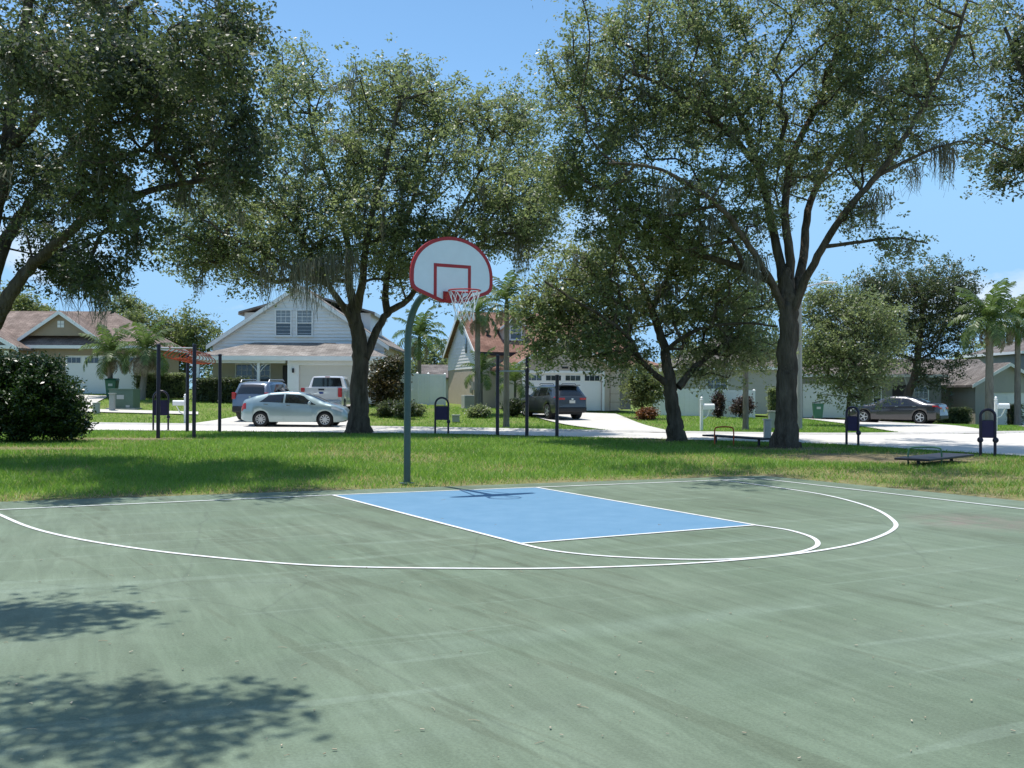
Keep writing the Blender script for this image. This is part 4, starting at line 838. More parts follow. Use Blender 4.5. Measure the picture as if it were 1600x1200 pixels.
for k, (u, dist, h, wd, lm, lab) in enumerate(((605, 50.5, 0.75, 0.9, L_dark, 'low dark shrub at the foot of the magnolia'), (632, 49.5, 0.8, 0.8, L_dark, 'rounded dark shrub between the magnolia and the vinyl fence'), (650, 51, 0.55, 0.6, L_oak, 'small spiky shrub next to the vinyl fence'), (1122, 56, 1.4, 0.34, leafmat('red_leaf', (0.035, 0.026, 0.02), (0.085, 0.05, 0.035), 0.5, 0.2), 'upright dark red plant in front of the white fence'), (1160, 57, 1.25, 1.1, leafmat('red_leaf', (0, 0, 0), (0, 0, 0)), 'spreading reddish shrub at the fence end'), (1010, 51.5, 0.5, 0.7, leafmat('orange_leaf', (0.10, 0.04, 0.015), (0.28, 0.12, 0.05), 0.5, 0.2), 'low orange-leaved plant at the entry walk'), (1380, 63, 1.0, 1.5, leafmat('straw_leaf', (0.12, 0.08, 0.05), (0.26, 0.17, 0.11), 0.6, 0.25), 'tall straw-coloured ornamental grass by the grey house'), (745, 51, 0.5, 0.9, L_oak, 'low plant around the double palm trunks'), (800, 52, 0.9, 0.7, L_dark, 'dark shrub at the garage corner behind the palm'))):
    shrub('garden_shrub', lab, GX(u, dist), [((0, 0, h*0.5), (wd*0.55, wd*0.5, h*0.42), 1), ((wd*0.2, 0, h*0.7), (wd*0.35, wd*0.3, h*0.3), 0.6)], 110, 34, 0.12, lm, 150+k, 0.10, 'shrubs in the front gardens')

# --- palms
def frond_mesh(L_, droop, nleaf, lw, ll, name):
    mb = MB(); pts = []
    for i in range(9):
        t = i/8; a_ = R(55)-t*droop; pts.append((None, t))
    P = [Vector((0, 0, 0))]; a_ = R(62)
    for i in range(8):
        P.append(P[-1]+Vector((math.cos(a_), 0, math.sin(a_)))*L_/8); a_ -= droop/8
    mb.tube(P, [0.022*(1-0.8*i/8) for i in range(9)], 4, cap=False)
    for i in range(nleaf):
        t = 0.12+0.88*i/(nleaf-1); f = t*8; k = min(int(f), 7); p = P[k].lerp(P[k+1], f-k); tan = (P[k+1]-P[k]).normalized()
        l_ = ll*math.sin(math.pi*min(0.16+t*0.82, 0.97))**0.6
        for s in (-1, 1):
            jit = random.uniform(-0.25, 0.1); d = (Vector((0, s, 0))*0.8+tan*0.55+Vector((0, 0, jit))).normalized(); e = p+d*l_*0.55; g = p+d*l_+Vector((0, 0, -l_*0.45)); wv = tan*lw
            mb.add([p-wv*0.5, p+wv*0.5, e+wv*0.6, e-wv*0.6, g], [(0, 1, 2, 3), (3, 2, 4)])
    me = mb.mesh(name); a = me.attributes.new('rnd', 'FLOAT', 'FACE'); a.data.foreach_set('value', np.random.default_rng(3).random(len(me.polygons)).astype(np.float32)); return me
M_frond = leafmat('palm_frond', (0.05, 0.085, 0.022), (0.13, 0.18, 0.06), 0.45, 0.3, 0.4); M_dead = leafmat('dead_frond', (0.16, 0.125, 0.085), (0.33, 0.28, 0.20), 0.8, 0.2, 0.1)
FR = [frond_mesh(2.8, R(d), 24, 0.085, 0.75, 'frond') for d in (70, 105, 140)]; FRD = frond_mesh(2.2, R(120), 20, 0.085, 0.55, 'frond')
for q in FR: q.materials.append(M_frond)
FRD.materials.append(M_dead)
M_ptrunk = bark('palm_trunk', (0.17, 0.15, 0.125), (0.29, 0.26, 0.22))
def palm(label, base, h, r_=0.16, n=16, s=1.0, dead=4, seed=0, lean=(0, 0), group='palms in the front gardens'):
    rnd = random.Random(seed); root = thing('palm_tree', label, 'palm tree', base, 0, group)
    nn = 22; P = [(lean[0]*(i/nn)**1.5, lean[1]*(i/nn)**1.5, -0.1+(h+0.1)*i/nn) for i in range(nn+1)]
    rad = [r_*(1.25 if i == 0 else 1.0)*(1.0-0.25*i/nn)*(1+0.05*(i % 2)) for i in range(nn+1)]
    MB().tube(P, rad, 12).build('trunk', M_ptrunk, root, smooth=True); top = Vector(P[-1])
    MB().tube([top-Vector((0, 0, 0.1)), top+Vector((0, 0, 0.35)), top+Vector((0, 0, 0.8))], [r_*0.78, r_*0.85, r_*0.3], 10).build('crownshaft', mat('crownshaft', (0.10, 0.13, 0.05), 0.5, 0.2, 5), root, smooth=True)
    for k in range(n):
        t = k/n; share('frond', FR[0 if t < 0.3 else (1 if t < 0.65 else 2)], root, top+Vector((0, 0, 0.6-0.35*t)), (0, R(-28+78*t)+rnd.uniform(-.1, .1), k*2.399+rnd.uniform(-.2, .2)), s*rnd.uniform(0.88, 1.1))
    for k in range(dead):
        o = share('frond', FRD, root, top+Vector((0, 0, 0.15)), (0, R(68)+rnd.uniform(-.45, .3), k*1.7+0.5), s*rnd.uniform(0.55, 0.9)); o['label'] = 'dry brown hanging frond'
palm('queen palm with drooping fronds far behind the vinyl fence', GX(655, 74), 4.2, 0.17, 16, 0.95, 3, 1)
palm('grey palm close to the white siding gable end', GX(746, 53), 4.9, 0.17, 14, 0.62, 5, 2)
palm('slim pale palm standing close behind the pull-up bars', G(791, 667), 4.9, 0.135, 14, 0.62, 3, 3)
palm('pale palm trunk between white mailbox and large oak', G(1165, 671), 4.2, 0.13, 12, 0.7, 2, 4)
palm('tall palm in front of the grey garage', GX(1546, 59), 5.6, 0.25, 18, 1.0, 6, 5)
palm('tall palm with brown skirt beside the grey garage', GX(1590, 62), 6.0, 0.20, 18, 1.0, 9, 6)
palm('short bushy palm with fresh yellow-green fronds at the garage side wall', GX(752, 54), 1.7, 0.10, 12, 0.55, 0, 7)
palm('low young palm between the garage wall and slim palm', GX(805, 54.5), 1.2, 0.09, 12, 0.6, 0, 8)
palm('stout palm with a skirt of dry grey fronds by the utility box', GX(222, 57), 2.3, 0.20, 14, 0.8, 16, 9, (0.25, 0))
palm('short palm with green fronds by the tan house garage', GX(172, 58), 2.0, 0.17, 16, 0.75, 7, 10)

# ================================================================== HOUSES
M_siding = mat('white_siding', (0.78, 0.775, 0.76), 0.55, 0.04, 2); M_trim = mat('white_trim', (0.80, 0.80, 0.78), 0.5, 0.03, 3); M_cream = mat('cream_stucco', (0.52, 0.46, 0.36), 0.9, 0.05, 2, 0.3, 80)
M_tan = mat('tan_stucco', (0.34, 0.27, 0.19), 0.9, 0.06, 2, 0.3, 80); M_pink = mat('pinkish_stucco', (0.50, 0.42, 0.35), 0.9, 0.05, 2, 0.3, 80); M_grey = mat('grey_stucco', (0.27, 0.265, 0.235), 0.9, 0.05, 2, 0.3, 80)
M_ltgrey = mat('pale_grey_stucco', (0.40, 0.385, 0.34), 0.9, 0.05, 2, 0.3, 80); M_dark = mat('dark_interior', (0.025, 0.025, 0.028), 0.6)
def shingle(name, c, c2):
    if name in MATS: return MATS[name]
    M = bpy.data.materials.new(name); M.use_nodes = True; n = M.node_tree.nodes; l = M.node_tree.links; b = n['Principled BSDF']; b.inputs['Roughness'].default_value = 0.95; b.inputs['Specular IOR Level'].default_value = 0.15
    t = n.new('ShaderNodeTexCoord'); k = n.new('ShaderNodeTexBrick'); k.inputs['Scale'].default_value = 1.0; k.inputs['Brick Width'].default_value = 0.34; k.inputs['Row Height'].default_value = 0.16; k.inputs['Mortar Size'].default_value = 0.008
    k.inputs['Color1'].default_value = (*c, 1); k.inputs['Color2'].default_value = (*c2, 1); k.inputs['Mortar'].default_value = (*[x*0.45 for x in c], 1); k.offset = 0.5
    mp_ = n.new('ShaderNodeMapping'); mp_.inputs['Rotation'].default_value = (R(90), 0, 0); l.new(t.outputs['Object'], k.inputs['Vector'])
    q = n.new('ShaderNodeTexNoise'); q.inputs['Scale'].default_value = 1.2; q.inputs['Detail'].default_value = 6; l.new(t.outputs['Object'], q.inputs['Vector'])
    r_ = n.new('ShaderNodeValToRGB'); r_.color_ramp.elements[0].color = (0.7, 0.7, 0.7, 1); r_.color_ramp.elements[1].color = (1.3, 1.3, 1.3, 1); r_.color_ramp.elements[0].position = 0.3; r_.color_ramp.elements[1].position = 0.7; l.new(q.outputs[0], r_.inputs[0])
    m_ = n.new('ShaderNodeMixRGB'); m_.blend_type = 'MULTIPLY'; m_.inputs[0].default_value = 1; l.new(k.outputs[0], m_.inputs[1]); l.new(r_.outputs[0], m_.inputs[2]); l.new(m_.outputs[0], b.inputs['Base Color'])
    MATS[name] = M; return M
M_rf_grey = shingle('grey_brown_shingles', (0.20, 0.175, 0.155), (0.31, 0.28, 0.25)); M_rf_brown = shingle('brown_shingles', (0.19, 0.105, 0.078), (0.27, 0.16, 0.12)); M_rf_mauve = shingle('mauve_brown_shingles', (0.19, 0.145, 0.122), (0.27, 0.21, 0.178)); M_rf_dark = shingle('weathered_grey_shingles', (0.12, 0.105, 0.095), (0.20, 0.18, 0.165))
M_glass = mat('window_glass', (0.035, 0.045, 0.055), 0.08, spec=0.9); M_glassl = mat('window_glass_blind', (0.20, 0.23, 0.25), 0.15, spec=0.8); M_gdoor = mat('garage_door_white', (0.78, 0.775, 0.76), 0.5, 0.02, 2); M_gdoor_l = mat('garage_door_cream', (0.60, 0.57, 0.50), 0.5, 0.02, 2)
M_door = mat('dark_front_door', (0.035, 0.028, 0.028), 0.4)

def wall(parent, name, p0, p1, z0, z1, m, holes=(), th=0.18):
    """straight wall from p0 to p1 (x, y local), outside on the right of p0->p1; holes: (s0, s1, h0, h1)"""
    p0, p1 = Vector((*p0, 0)), Vector((*p1, 0)); L_ = (p1-p0).length; d = (p1-p0).normalized(); n = Vector((d.y, -d.x, 0))
    xs = sorted(set([0, L_]+[q for h in holes for q in h[:2]])); zs = sorted(set([z0, z1]+[q for h in holes for q in h[2:]])); mb = MB()
    for i in range(len(xs)-1):
        # merge vertical runs
        for k in range(len(zs)-1):
            cx, cz = (xs[i]+xs[i+1])/2, (zs[k]+zs[k+1])/2
            if any(h[0] < cx < h[1] and h[2] < cz < h[3] for h in holes): continue
            c = p0+d*cx-n*th/2; mb.box((c.x, c.y, cz), (xs[i+1]-xs[i], th, zs[k+1]-zs[k]), math.atan2(d.y, d.x))
    return mb.build(name, m, parent)
def slab(parent, name, pts, th, m):
    """roof plane: polygon of 3-D points given a thickness downwards"""
    n = len(pts); lo = [(p[0], p[1], p[2]-th) for p in pts]; mb = MB(); mb.add(list(pts)+lo, [tuple(range(n)), tuple(range(2*n-1, n-1, -1))]+[(i, i+n, (i+1) % n+n, (i+1) % n) for i in range(n)])
    return mb.build(name, m, parent)
def window(parent, cx, y, z0, wd, h, cols=2, rows=4, dark=True, face=-1, lower_plain=True):
    """window in a wall facing -Y at plane y: casing, recessed panes split by muntins"""
    fr = MB(); t = 0.07
    fr.b2(cx-wd/2-t, cx-wd/2, y-0.03, y+0.08, z0-t, z0+h+t).b2(cx+wd/2, cx+wd/2+t, y-0.03, y+0.08, z0-t, z0+h+t).b2(cx-wd/2, cx+wd/2, y-0.03, y+0.08, z0+h, z0+h+t).b2(cx-wd/2, cx+wd/2, y-0.05, y+0.08, z0-t, z0).b2(cx-wd/2, cx+wd/2, y-0.005, y+0.07, z0+h/2-0.025, z0+h/2+0.025)
    f = fr.build('window', M_trim, parent)
    MB().b2(cx-wd/2-t-0.03, cx+wd/2+t+0.03, y-0.075, y-0.032, z0-t-0.03, z0-t+0.015).build('sill', M_trim, f)
    hh = h/2-0.025
    for half, base in ((0, z0), (1, z0+h/2+0.025)):
        c_, r_ = (cols, 2) if (half == 1 or not lower_plain) else (1, 1); pw, ph = wd/c_, hh/r_
        for i in range(c_):
            for j in range(r_):
                MB().b2(cx-wd/2+i*pw+0.012, cx-wd/2+(i+1)*pw-0.012, y+0.030, y+0.038, base+j*ph+0.012, base+(j+1)*ph-0.012).build('pane', M_glass if (dark or half == 0) else M_glassl, f)
        if c_ > 1:
            mu = MB()
            for i in range(1, c_): mu.b2(cx-wd/2+i*pw-0.012, cx-wd/2+i*pw+0.012, y+0.015, y+0.045, base, base+hh)
            for j in range(1, r_): mu.b2(cx-wd/2, cx+wd/2, y+0.018, y+0.042, base+j*ph-0.011, base+j*ph+0.011)
            mu.build('muntin', M_trim, f)
    MB().b2(cx-wd/2, cx+wd/2, y+0.06, y+0.10, z0, z0+h).build('shade', M_dark, f)
    return f
def garage_door(parent, x0, x1, y, h, m, windows=True, cols=4):
    """sectional door in a wall facing -Y: four rows of raised panels, lights in the top row"""
    d = MB().b2(x0, x1, y+0.06, y+0.10, 0.0, h).build('garage_door', m, parent); pw, ph = (x1-x0)/cols, h/4
    me = MB().b2(-pw/2+0.04, pw/2-0.04, -0.012, 0.0, -ph/2+0.035, ph/2-0.035).mesh('panel'); me.materials.append(m)
    for j in range(4):
        if windows and j == 3:
            for i in range(cols):
                f = MB().b2(x0+i*pw+0.10, x0+(i+1)*pw-0.10, y+0.035, y+0.055, j*ph+0.10, j*ph+ph-0.10).build('light_frame', m, d)
                k = 3; a0_, a1_ = x0+i*pw+0.13, x0+(i+1)*pw-0.13
                for q in range(k): MB().b2(a0_+(a1_-a0_)*q/k+0.012, a0_+(a1_-a0_)*(q+1)/k-0.012, y+0.028, y+0.034, j*ph+0.13, j*ph+ph-0.13).build('pane', M_glass, d)
        else:
            for i in range(cols): share('panel', me, d, (x0+(i+0.5)*pw, y+0.059, (j+0.5)*ph))
    return d
def planks(parent, x_at, y, z0, z1, step, m, th=0.075):
    """lapped boards on a wall facing -Y; x_at(z) -> (x0, x1) or None"""
    z = z0
    while z < z1-0.02:
        a_ = x_at(z); b_ = x_at(min(z+step, z1))
        if a_ and b_ and a_[1]-a_[0] > 0.1:
            zt = min(z+step, z1); mb = MB(); mb.add([(a_[0], y-th, z), (a_[1], y-th, z), (b_[1], y-0.004, zt), (b_[0], y-0.004, zt), (a_[0], y, z), (a_[1], y, z), (b_[1], y, zt), (b_[0], y, zt)], [(0, 1, 2, 3), (0, 4, 5, 1), (3, 2, 6, 7), (0, 3, 7, 4), (1, 5, 6, 2)])
            mb.build('siding_plank', m, parent)
        z += step
def gable_roof(parent, x0, x1, y0, y1, ze, zr, axis, m, over=0.35, th=0.14, name='roof'):
    """axis 'y': ridge runs along y (gable faces front); axis 'x': ridge along x"""
    if axis == 'y':
        xm = (x0+x1)/2; sl = (zr-ze)/(xm-x0); e = over
        a_ = slab(parent, name, [(x0-e, y0-e, ze-sl*e), (xm, y0-e, zr), (xm, y1+e, zr), (x0-e, y1+e, ze-sl*e)][::-1], th, m)
        b_ = slab(parent, name, [(x1+e, y0-e, ze-sl*e), (xm, y0-e, zr), (xm, y1+e, zr), (x1+e, y1+e, ze-sl*e)], th, m)
    else:
        ym = (y0+y1)/2; sl = (zr-ze)/(ym-y0); e = over
        a_ = slab(parent, name, [(x0-e, y0-e, ze-sl*e), (x1+e, y0-e, ze-sl*e), (x1+e, ym, zr), (x0-e, ym, zr)], th, m)
        b_ = slab(parent, name, [(x0-e, y1+e, ze-sl*e), (x1+e, y1+e, ze-sl*e), (x1+e, ym, zr), (x0-e, ym, zr)][::-1], th, m)
    return a_, b_
def hip_roof(parent, x0, x1, y0, y1, ze, zr, m, over=0.35, th=0.14, back=True):
    e = over; x0 -= e; x1 += e; y0 -= e; y1 += e; hw = (y1-y0)/2; ym = (y0+y1)/2
    if (x1-x0) > 2*hw: r0, r1 = (x0+hw, ym, zr), (x1-hw, ym, zr)
    else: xm = (x0+x1)/2; hx = (x1-x0)/2; r0, r1 = (xm, y0+hx, zr), (xm, y1-hx, zr)
    if (x1-x0) > 2*hw:
        F_ = [[(x0, y0, ze), (x1, y0, ze), r1, r0], [(x1, y0, ze), (x1, y1, ze), r1], [(x1, y1, ze), (x0, y1, ze), r0, r1], [(x0, y1, ze), (x0, y0, ze), r0]]
    else: F_ = [[(x0, y0, ze), (x1, y0, ze), r0], [(x1, y0, ze), (x1, y1, ze), r1, r0], [(x1, y1, ze), (x0, y1, ze), r1], [(x0, y1, ze), (x0, y0, ze), r0, r1]]
    for f in F_: slab(parent, 'roof', f, th, m)
    fa = MB()
    for (a0_, a1_, b0_, b1_) in ((x0, x1, y0-0.02, y0), (x0, x1, y1, y1+0.02), (x0-0.02, x0, y0, y1), (x1, x1+0.02, y0, y1)): fa.b2(a0_, a1_, b0_, b1_, ze-0.20, ze-0.005)
    fa.build('fascia', M_trim, parent)
def gable_fill(parent, name, x0, x1, y, z0, zr, m, th=0.15):
    return MB().prism([(x0, z0), (x1, z0), ((x0+x1)/2, zr)], (0, th, 0), (0, y, 0)).build(name, m, parent)
def rake(parent, x0, x1, y, ze, zr, m, wd=0.22):
    """white barge boards along a front gable"""
    xm = (x0+x1)/2
    for sx in (x0, x1):
        d = Vector((xm-sx, 0, zr-ze)); n = Vector((-d.z, 0, d.x)).normalized(); n = n if n.z > 0 else -n
        mb = MB().prism([(sx, ze), (xm, zr), (xm, zr-wd*1.15), (sx, ze-wd*1.15)], (0, 0.035, 0), (0, y-0.035, 0)); mb.build('barge_board', m, parent)

# ---- white house with the big front gable
def white_house():
    D_ = 60.0; c = A(466, 611, D_); z0 = Z(c.x, D_-2); px = D_/FPX
    root = thing('house', 'white lap-sided house with a big front gable and grey shingle porch roof', 'house', (c.x, D_, z0))
    W_ = 5.15; ze, zr = 3.65, 7.1; L_ = 11.0
    # ground floor
    wall(root, 'wall', (-W_, 0), (W_-0.0, 0), 0, 3.2, M_cream, [(-3.8+W_, -1.65+W_, 0.85, 2.30), (-0.95+W_, -0.05+W_, 0.0, 2.25)])
    wall(root, 'wall', (-W_, L_), (-W_, 0.19), 0, ze, M_cream); wall(root, 'wall', (W_, 0.19), (W_, L_), 0, ze, M_cream); wall(root, 'wall', (W_, L_), (-W_, L_), 0, ze, M_cream)
    gable_fill(root, 'gable_backing', -W_, W_, 0.02, 3.2, zr-0.05, M_siding)
    def xr(z):
        if z <= ze-0.0: return (-W_, W_)
        k = (zr-z)/(zr-ze); return (-W_*k, W_*k) if k > 0.01 else None
    planks(root, xr, 0.0, 2.95, zr-0.12, 0.20, M_siding)
    gable_fill(root, 'gable_backing', -W_, W_, L_-0.17, ze, zr-0.05, M_siding)
    gable_roof(root, -W_, W_, 0, L_, ze, zr, 'y', M_rf_grey, 0.30); rake(root, -W_-0.32, W_+0.32, -0.305, ze-0.25, zr-0.02, M_trim)
    for cx in (-0.90, 0.37): window(root, cx, -0.10, 4.05, 0.86, 1.48, 3, 4, dark=False)
    for cx in (-3.25, -2.20): window(root, cx, 0.0, 0.92, 0.95, 1.35, 3, 4)
    dr = MB().b2(-0.94, -0.06, 0.05, 0.10, 0, 2.24).build('front_door', M_door, root); MB().lathe([(0, -0.03), (0.03, -0.02), (0.03, 0.02), (0, 0.03)], 8, 'Y', (-0.82, 0.02, 1.0)).build('handle', M_galv, dr)
    # shed dormers on both slopes
    for s in (-1, 1):
        xa, xb = s*3.95, s*0.7; lo_, hi_ = min(xa, xb), max(xa, xb)
        MB().b2(lo_, hi_, 2.6, 8.2, 4.2, 5.62).build('dormer_wall', M_siding, root)
        slab(root, 'dormer_roof', [(xa+s*0.3, 2.3, 5.66), (xa+s*0.3, 8.5, 5.66), (0.05*s, 8.5, 6.85), (0.05*s, 2.3, 6.85)][::(-1 if s > 0 else 1)], 0.13, M_rf_grey)
        MB().b2(min(xa+s*0.3, xa+s*0.33), max(xa+s*0.3, xa+s*0.33), 2.3, 8.5, 5.44, 5.64).build('fascia', M_trim, root)
    # porch: hip shed roof on one column, garage wing at right flush with the porch front
    P_ = -2.5; pe = 2.72; pt = 3.62
    slab(root, 'porch_roof', [(-W_-0.35, P_-0.3, pe), (3.9, P_-0.3, pe), (2.2, -0.03, pt), (-2.6, -0.03, pt)], 0.12, M_rf_grey)
    slab(root, 'porch_roof', [(-W_-0.35, -0.03, pe), (-W_-0.35, P_-0.3, pe), (-2.6, -0.03, pt)], 0.12, M_rf_grey)
    slab(root, 'porch_roof', [(-0.15, P_-0.75, pe-0.02), (W_+0.45, P_-0.75, pe-0.02), (W_-1.3, -0.8, pt-0.1), (1.7, -0.8, pt-0.1)], 0.12, M_rf_grey)
    slab(root, 'porch_roof', [(W_+0.45, P_-0.75, pe-0.02), (W_+0.45, 0.6, pe-0.02), (W_-1.3, -0.03, pt-0.1), (W_-1.3, -0.8, pt-0.1)], 0.12, M_rf_grey)
    slab(root, 'porch_roof', [(-0.15, -0.04, pe-0.02), (-0.15, P_-0.75, pe-0.02), (1.7, -0.8, pt-0.1), (1.7, -0.04, pt-0.1)], 0.12, M_rf_grey)
    MB().b2(-W_-0.35, -0.16, P_-0.33, P_-0.30, pe-0.27, pe-0.01).b2(-0.15, W_+0.45, P_-0.78, P_-0.75, pe-0.28, pe-0.03).build('fascia', M_trim, root)
    MB().b2(-W_-0.2, -0.2, P_-0.1, P_+0.08, pe-0.42, pe-0.13).build('porch_beam', M_trim, root)
    MB().b2(-W_-0.2, -0.2, P_, -0.02, pe-0.20, pe-0.14).build('porch_ceiling', M_trim, root)
    for cx in (-W_-0.08, -1.75):
        cl = MB().b2(cx-0.075, cx+0.075, P_-0.09, P_+0.06, 0, pe-0.42).build('porch_column', M_trim, root)
        br = MB()
        for s in (-1, 1):
            br.tube([(cx+s*0.075, P_, pe-0.95), (cx+s*0.22, P_, pe-0.72), (cx+s*0.50, P_, pe-0.46)], 0.022, 6); br.tube([(cx+s*0.08, P_, pe-0.60), (cx+s*0.22, P_, pe-0.55), (cx+s*0.30, P_, pe-0.44)], 0.016, 6)
        br.build('scroll_bracket', M_trim, cl)
    MB().b2(-W_-0.2, 0, P_-0.2, -0.01, -0.3, 0.06).build('porch_floor', M_conc, root)
    gx0, gx1 = 0.0, W_
    wall(root, 'garage_wall', (gx0, P_-0.4), (gx1, P_-0.4), 0, pe-0.15, M_siding, [(0.65, 5.0, 0, 2.18)]); wall(root, 'garage_wall', (gx0, -0.01), (gx0, P_-0.22), 0, pe-0.15, M_siding); wall(root, 'garage_wall', (gx1, P_-0.22), (gx1, -0.01), 0, pe-0.15, M_cream)
    garage_door(root, gx0+0.65, gx0+5.0, P_-0.36, 2.18, M_gdoor_l, False)
    MB().b2(0.28, 0.38, P_-0.52, P_-0.41, 1.75, 2.0).build('wall_lamp', M_dark, root)
    return root
white_house()

# ---- brown-roofed house with the siding gable end and projecting garage
def brown_house():
    D_ = 61.5; c = A(747, 611, D_); rz = R(17); z0 = Z(c.x+3, 58)
    root = thing('house', 'beige house with brown shingle roof, white siding gable end and projecting garage', 'house', (c.x, D_, z0), rz)
    Wd, Dp = 10.2, 8.0; ze, zr = 3.75, 6.35
    wall(root, 'wall', (0, 0), (Wd, 0), 0, ze, M_pink, [(6.8, 7.9, 0, 2.3)]); wall(root, 'wall', (Wd, 0.19), (Wd, Dp), 0, ze, M_pink); wall(root, 'wall', (Wd, Dp), (0, Dp), 0, ze, M_pink)
    wall(root, 'wall', (0, Dp), (0, 0.19), 0, ze, M_pink)
    MB().prism([(0, ze), (Dp, ze), (Dp/2, zr-0.06)], (0.15, 0, 0), (0.0, 0, 0), (0, 1, 0), (0, 0, 1)).build('gable_backing', M_siding, root)
    MB().prism([(0, ze), (Dp, ze), (Dp/2, zr-0.06)], (0.15, 0, 0), (Wd-0.15, 0, 0), (0, 1, 0), (0, 0, 1)).build('gable_backing', M_siding, root)
    z = 2.55
    while z < zr-0.25:                                   # boards on the end wall (facing -X)
        k0 = min(1, (zr-z)/(zr-ze)); k1 = min(1, (zr-z-0.2)/(zr-ze)); ym = Dp/2; mb = MB()
        mb.add([(-0.024, ym-ym*k0, z), (-0.024, ym+ym*k0, z), (-0.004, ym+ym*k1, z+0.2), (-0.004, ym-ym*k1, z+0.2), (0, ym-ym*k0, z), (0, ym+ym*k0, z), (0, ym+ym*k1, z+0.2), (0, ym-ym*k1, z+0.2)], [(1, 0, 3, 2), (4, 0, 1, 5), (3, 7, 6, 2), (0, 4, 7, 3), (5, 1, 2, 6)])
        mb.build('siding_plank', M_siding, root); z += 0.2
    MB().b2(-0.06, -0.026, 2.7, 3.1, 3.6, 4.9).build('window', M_glass, root)
    gable_roof(root, 0, Wd, 0, Dp, ze, zr, 'x', M_rf_brown, 0.30)
    for s in (0, 1):                                     # barge boards at the end wall
        y_a, y_b = (-0.3, Dp/2) if s == 0 else (Dp+0.3, Dp/2); sl = (zr-ze)/(Dp/2)
        MB().prism([(y_a, ze-0.3*sl-0.01), (y_b, zr-0.01), (y_b, zr-0.28), (y_a, ze-0.3*sl-0.26)], (-0.03, 0, 0), (-0.305, 0, 0), (0, 1, 0), (0, 0, 1)).build('barge_board', M_trim, root)
    MB().b2(-0.3, Wd+0.3, -0.335, -0.303, ze-0.42, ze-0.20).build('fascia', M_dark, root)
    # gabled dormer
    dx = 2.6; MB().b2(dx-0.75, dx+0.75, 1.0, 3.6, 4.2, 5.3).build('dormer_wall', M_pink, root); MB().prism([(dx-0.75, 5.3), (dx+0.75, 5.3), (dx, 5.85)], (0, 2.6, 0), (0, 1.0, 0)).build('dormer_wall', M_pink, root)
    gable_roof(root, dx-0.75, dx+0.75, 1.0, 3.6, 5.3, 5.88, 'y', M_rf_brown, 0.22, 0.09, 'dormer_roof'); window(root, dx+0.1, 0.90, 4.45, 0.7, 0.75, 2, 2); rake(root, dx-0.97, dx+0.97, 0.775, 5.13, 5.86, M_trim, 0.12)
    MB().lathe([(0.10, 0), (0.10, 0.3), (0.16, 0.3), (0.16, 0.42), (0.0, 0.46)], 10, o=(1.0, 1.4, 4.55)).build('roof_vent', M_dark, root)
    # garage wing
    g0, g1, gp = 1.1, 7.0, -4.2; ge, gr = 2.75, 4.5
    hd = [(0.55, 5.40, 0, 2.2)]
    wall(root, 'garage_wall', (g0, gp), (g1, gp), 0, ge, M_pink, hd); wall(root, 'garage_wall', (g0, -0.01), (g0, gp+0.19), 0, ge, M_pink); wall(root, 'garage_wall', (g1, gp+0.19), (g1, -0.01), 0, ge, M_pink)
    garage_door(root, g0+0.55, g0+5.40, gp+0.04, 2.2, M_gdoor, True)
    tr = MB().b2(g0+0.40, g0+0.55, gp-0.03, gp+0.02, 0, 2.2).b2(g0+5.40, g0+5.55, gp-0.03, gp+0.02, 0, 2.2).b2(g0+0.40, g0+5.55, gp-0.03, gp+0.02, 2.2, 2.36); tr.build('door_casing', M_trim, root)
    gable_fill(root, 'gable_wall', g0, g1, gp+0.01, ge, gr-0.08, M_pink); gable_roof(root, g0, g1, gp, 0.6, ge, gr, 'y', M_rf_brown, 0.35); rake(root, g0-0.36, g1+0.36, gp-0.355, ge-0.2, gr-0.02, M_trim, 0.2)
    MB().b2(3.95, 4.35, gp-0.02, gp-0.001, 2.48, 2.60).build('number_plate', M_dark, root)
    # grooved pier and recessed entry
    for k in range(5): MB().b2(g1+0.02, g1+0.62, gp-0.06, gp+0.5, 0.02+k*0.50, 0.02+k*0.50+0.475).build('pier_block', M_pink, root)
    MB().b2(g1+0.05, g1+0.58, gp-0.03, gp+0.45, 0, 2.55).build('pier_core', M_tan, root)
    slab(root, 'entry_roof', [(g1, gp-0.2, 2.75), (Wd+0.2, gp-0.2, 2.75), (Wd+0.2, 0.1, 3.5), (g1, 0.1, 3.5)], 0.14, M_rf_brown)
    MB().b2(Wd-0.3, Wd, gp, gp+0.3, 0, 2.62).build('porch_column', M_pink, root); MB().b2(6.85, 7.85, 0.05, 0.10, 0, 2.28).build('front_door', M_door, root)
    # meter boxes on the end wall
    for k, (yy_, zz_, s_) in enumerate(((0.7, 1.2, 0.35), (1.3, 1.5, 0.28), (1.25, 1.0, 0.22))): MB().b2(-0.16, -0.026, yy_, yy_+s_, zz_, zz_+s_*1.5).build('meter_box', M_galv, root)
    return root
brown_house()

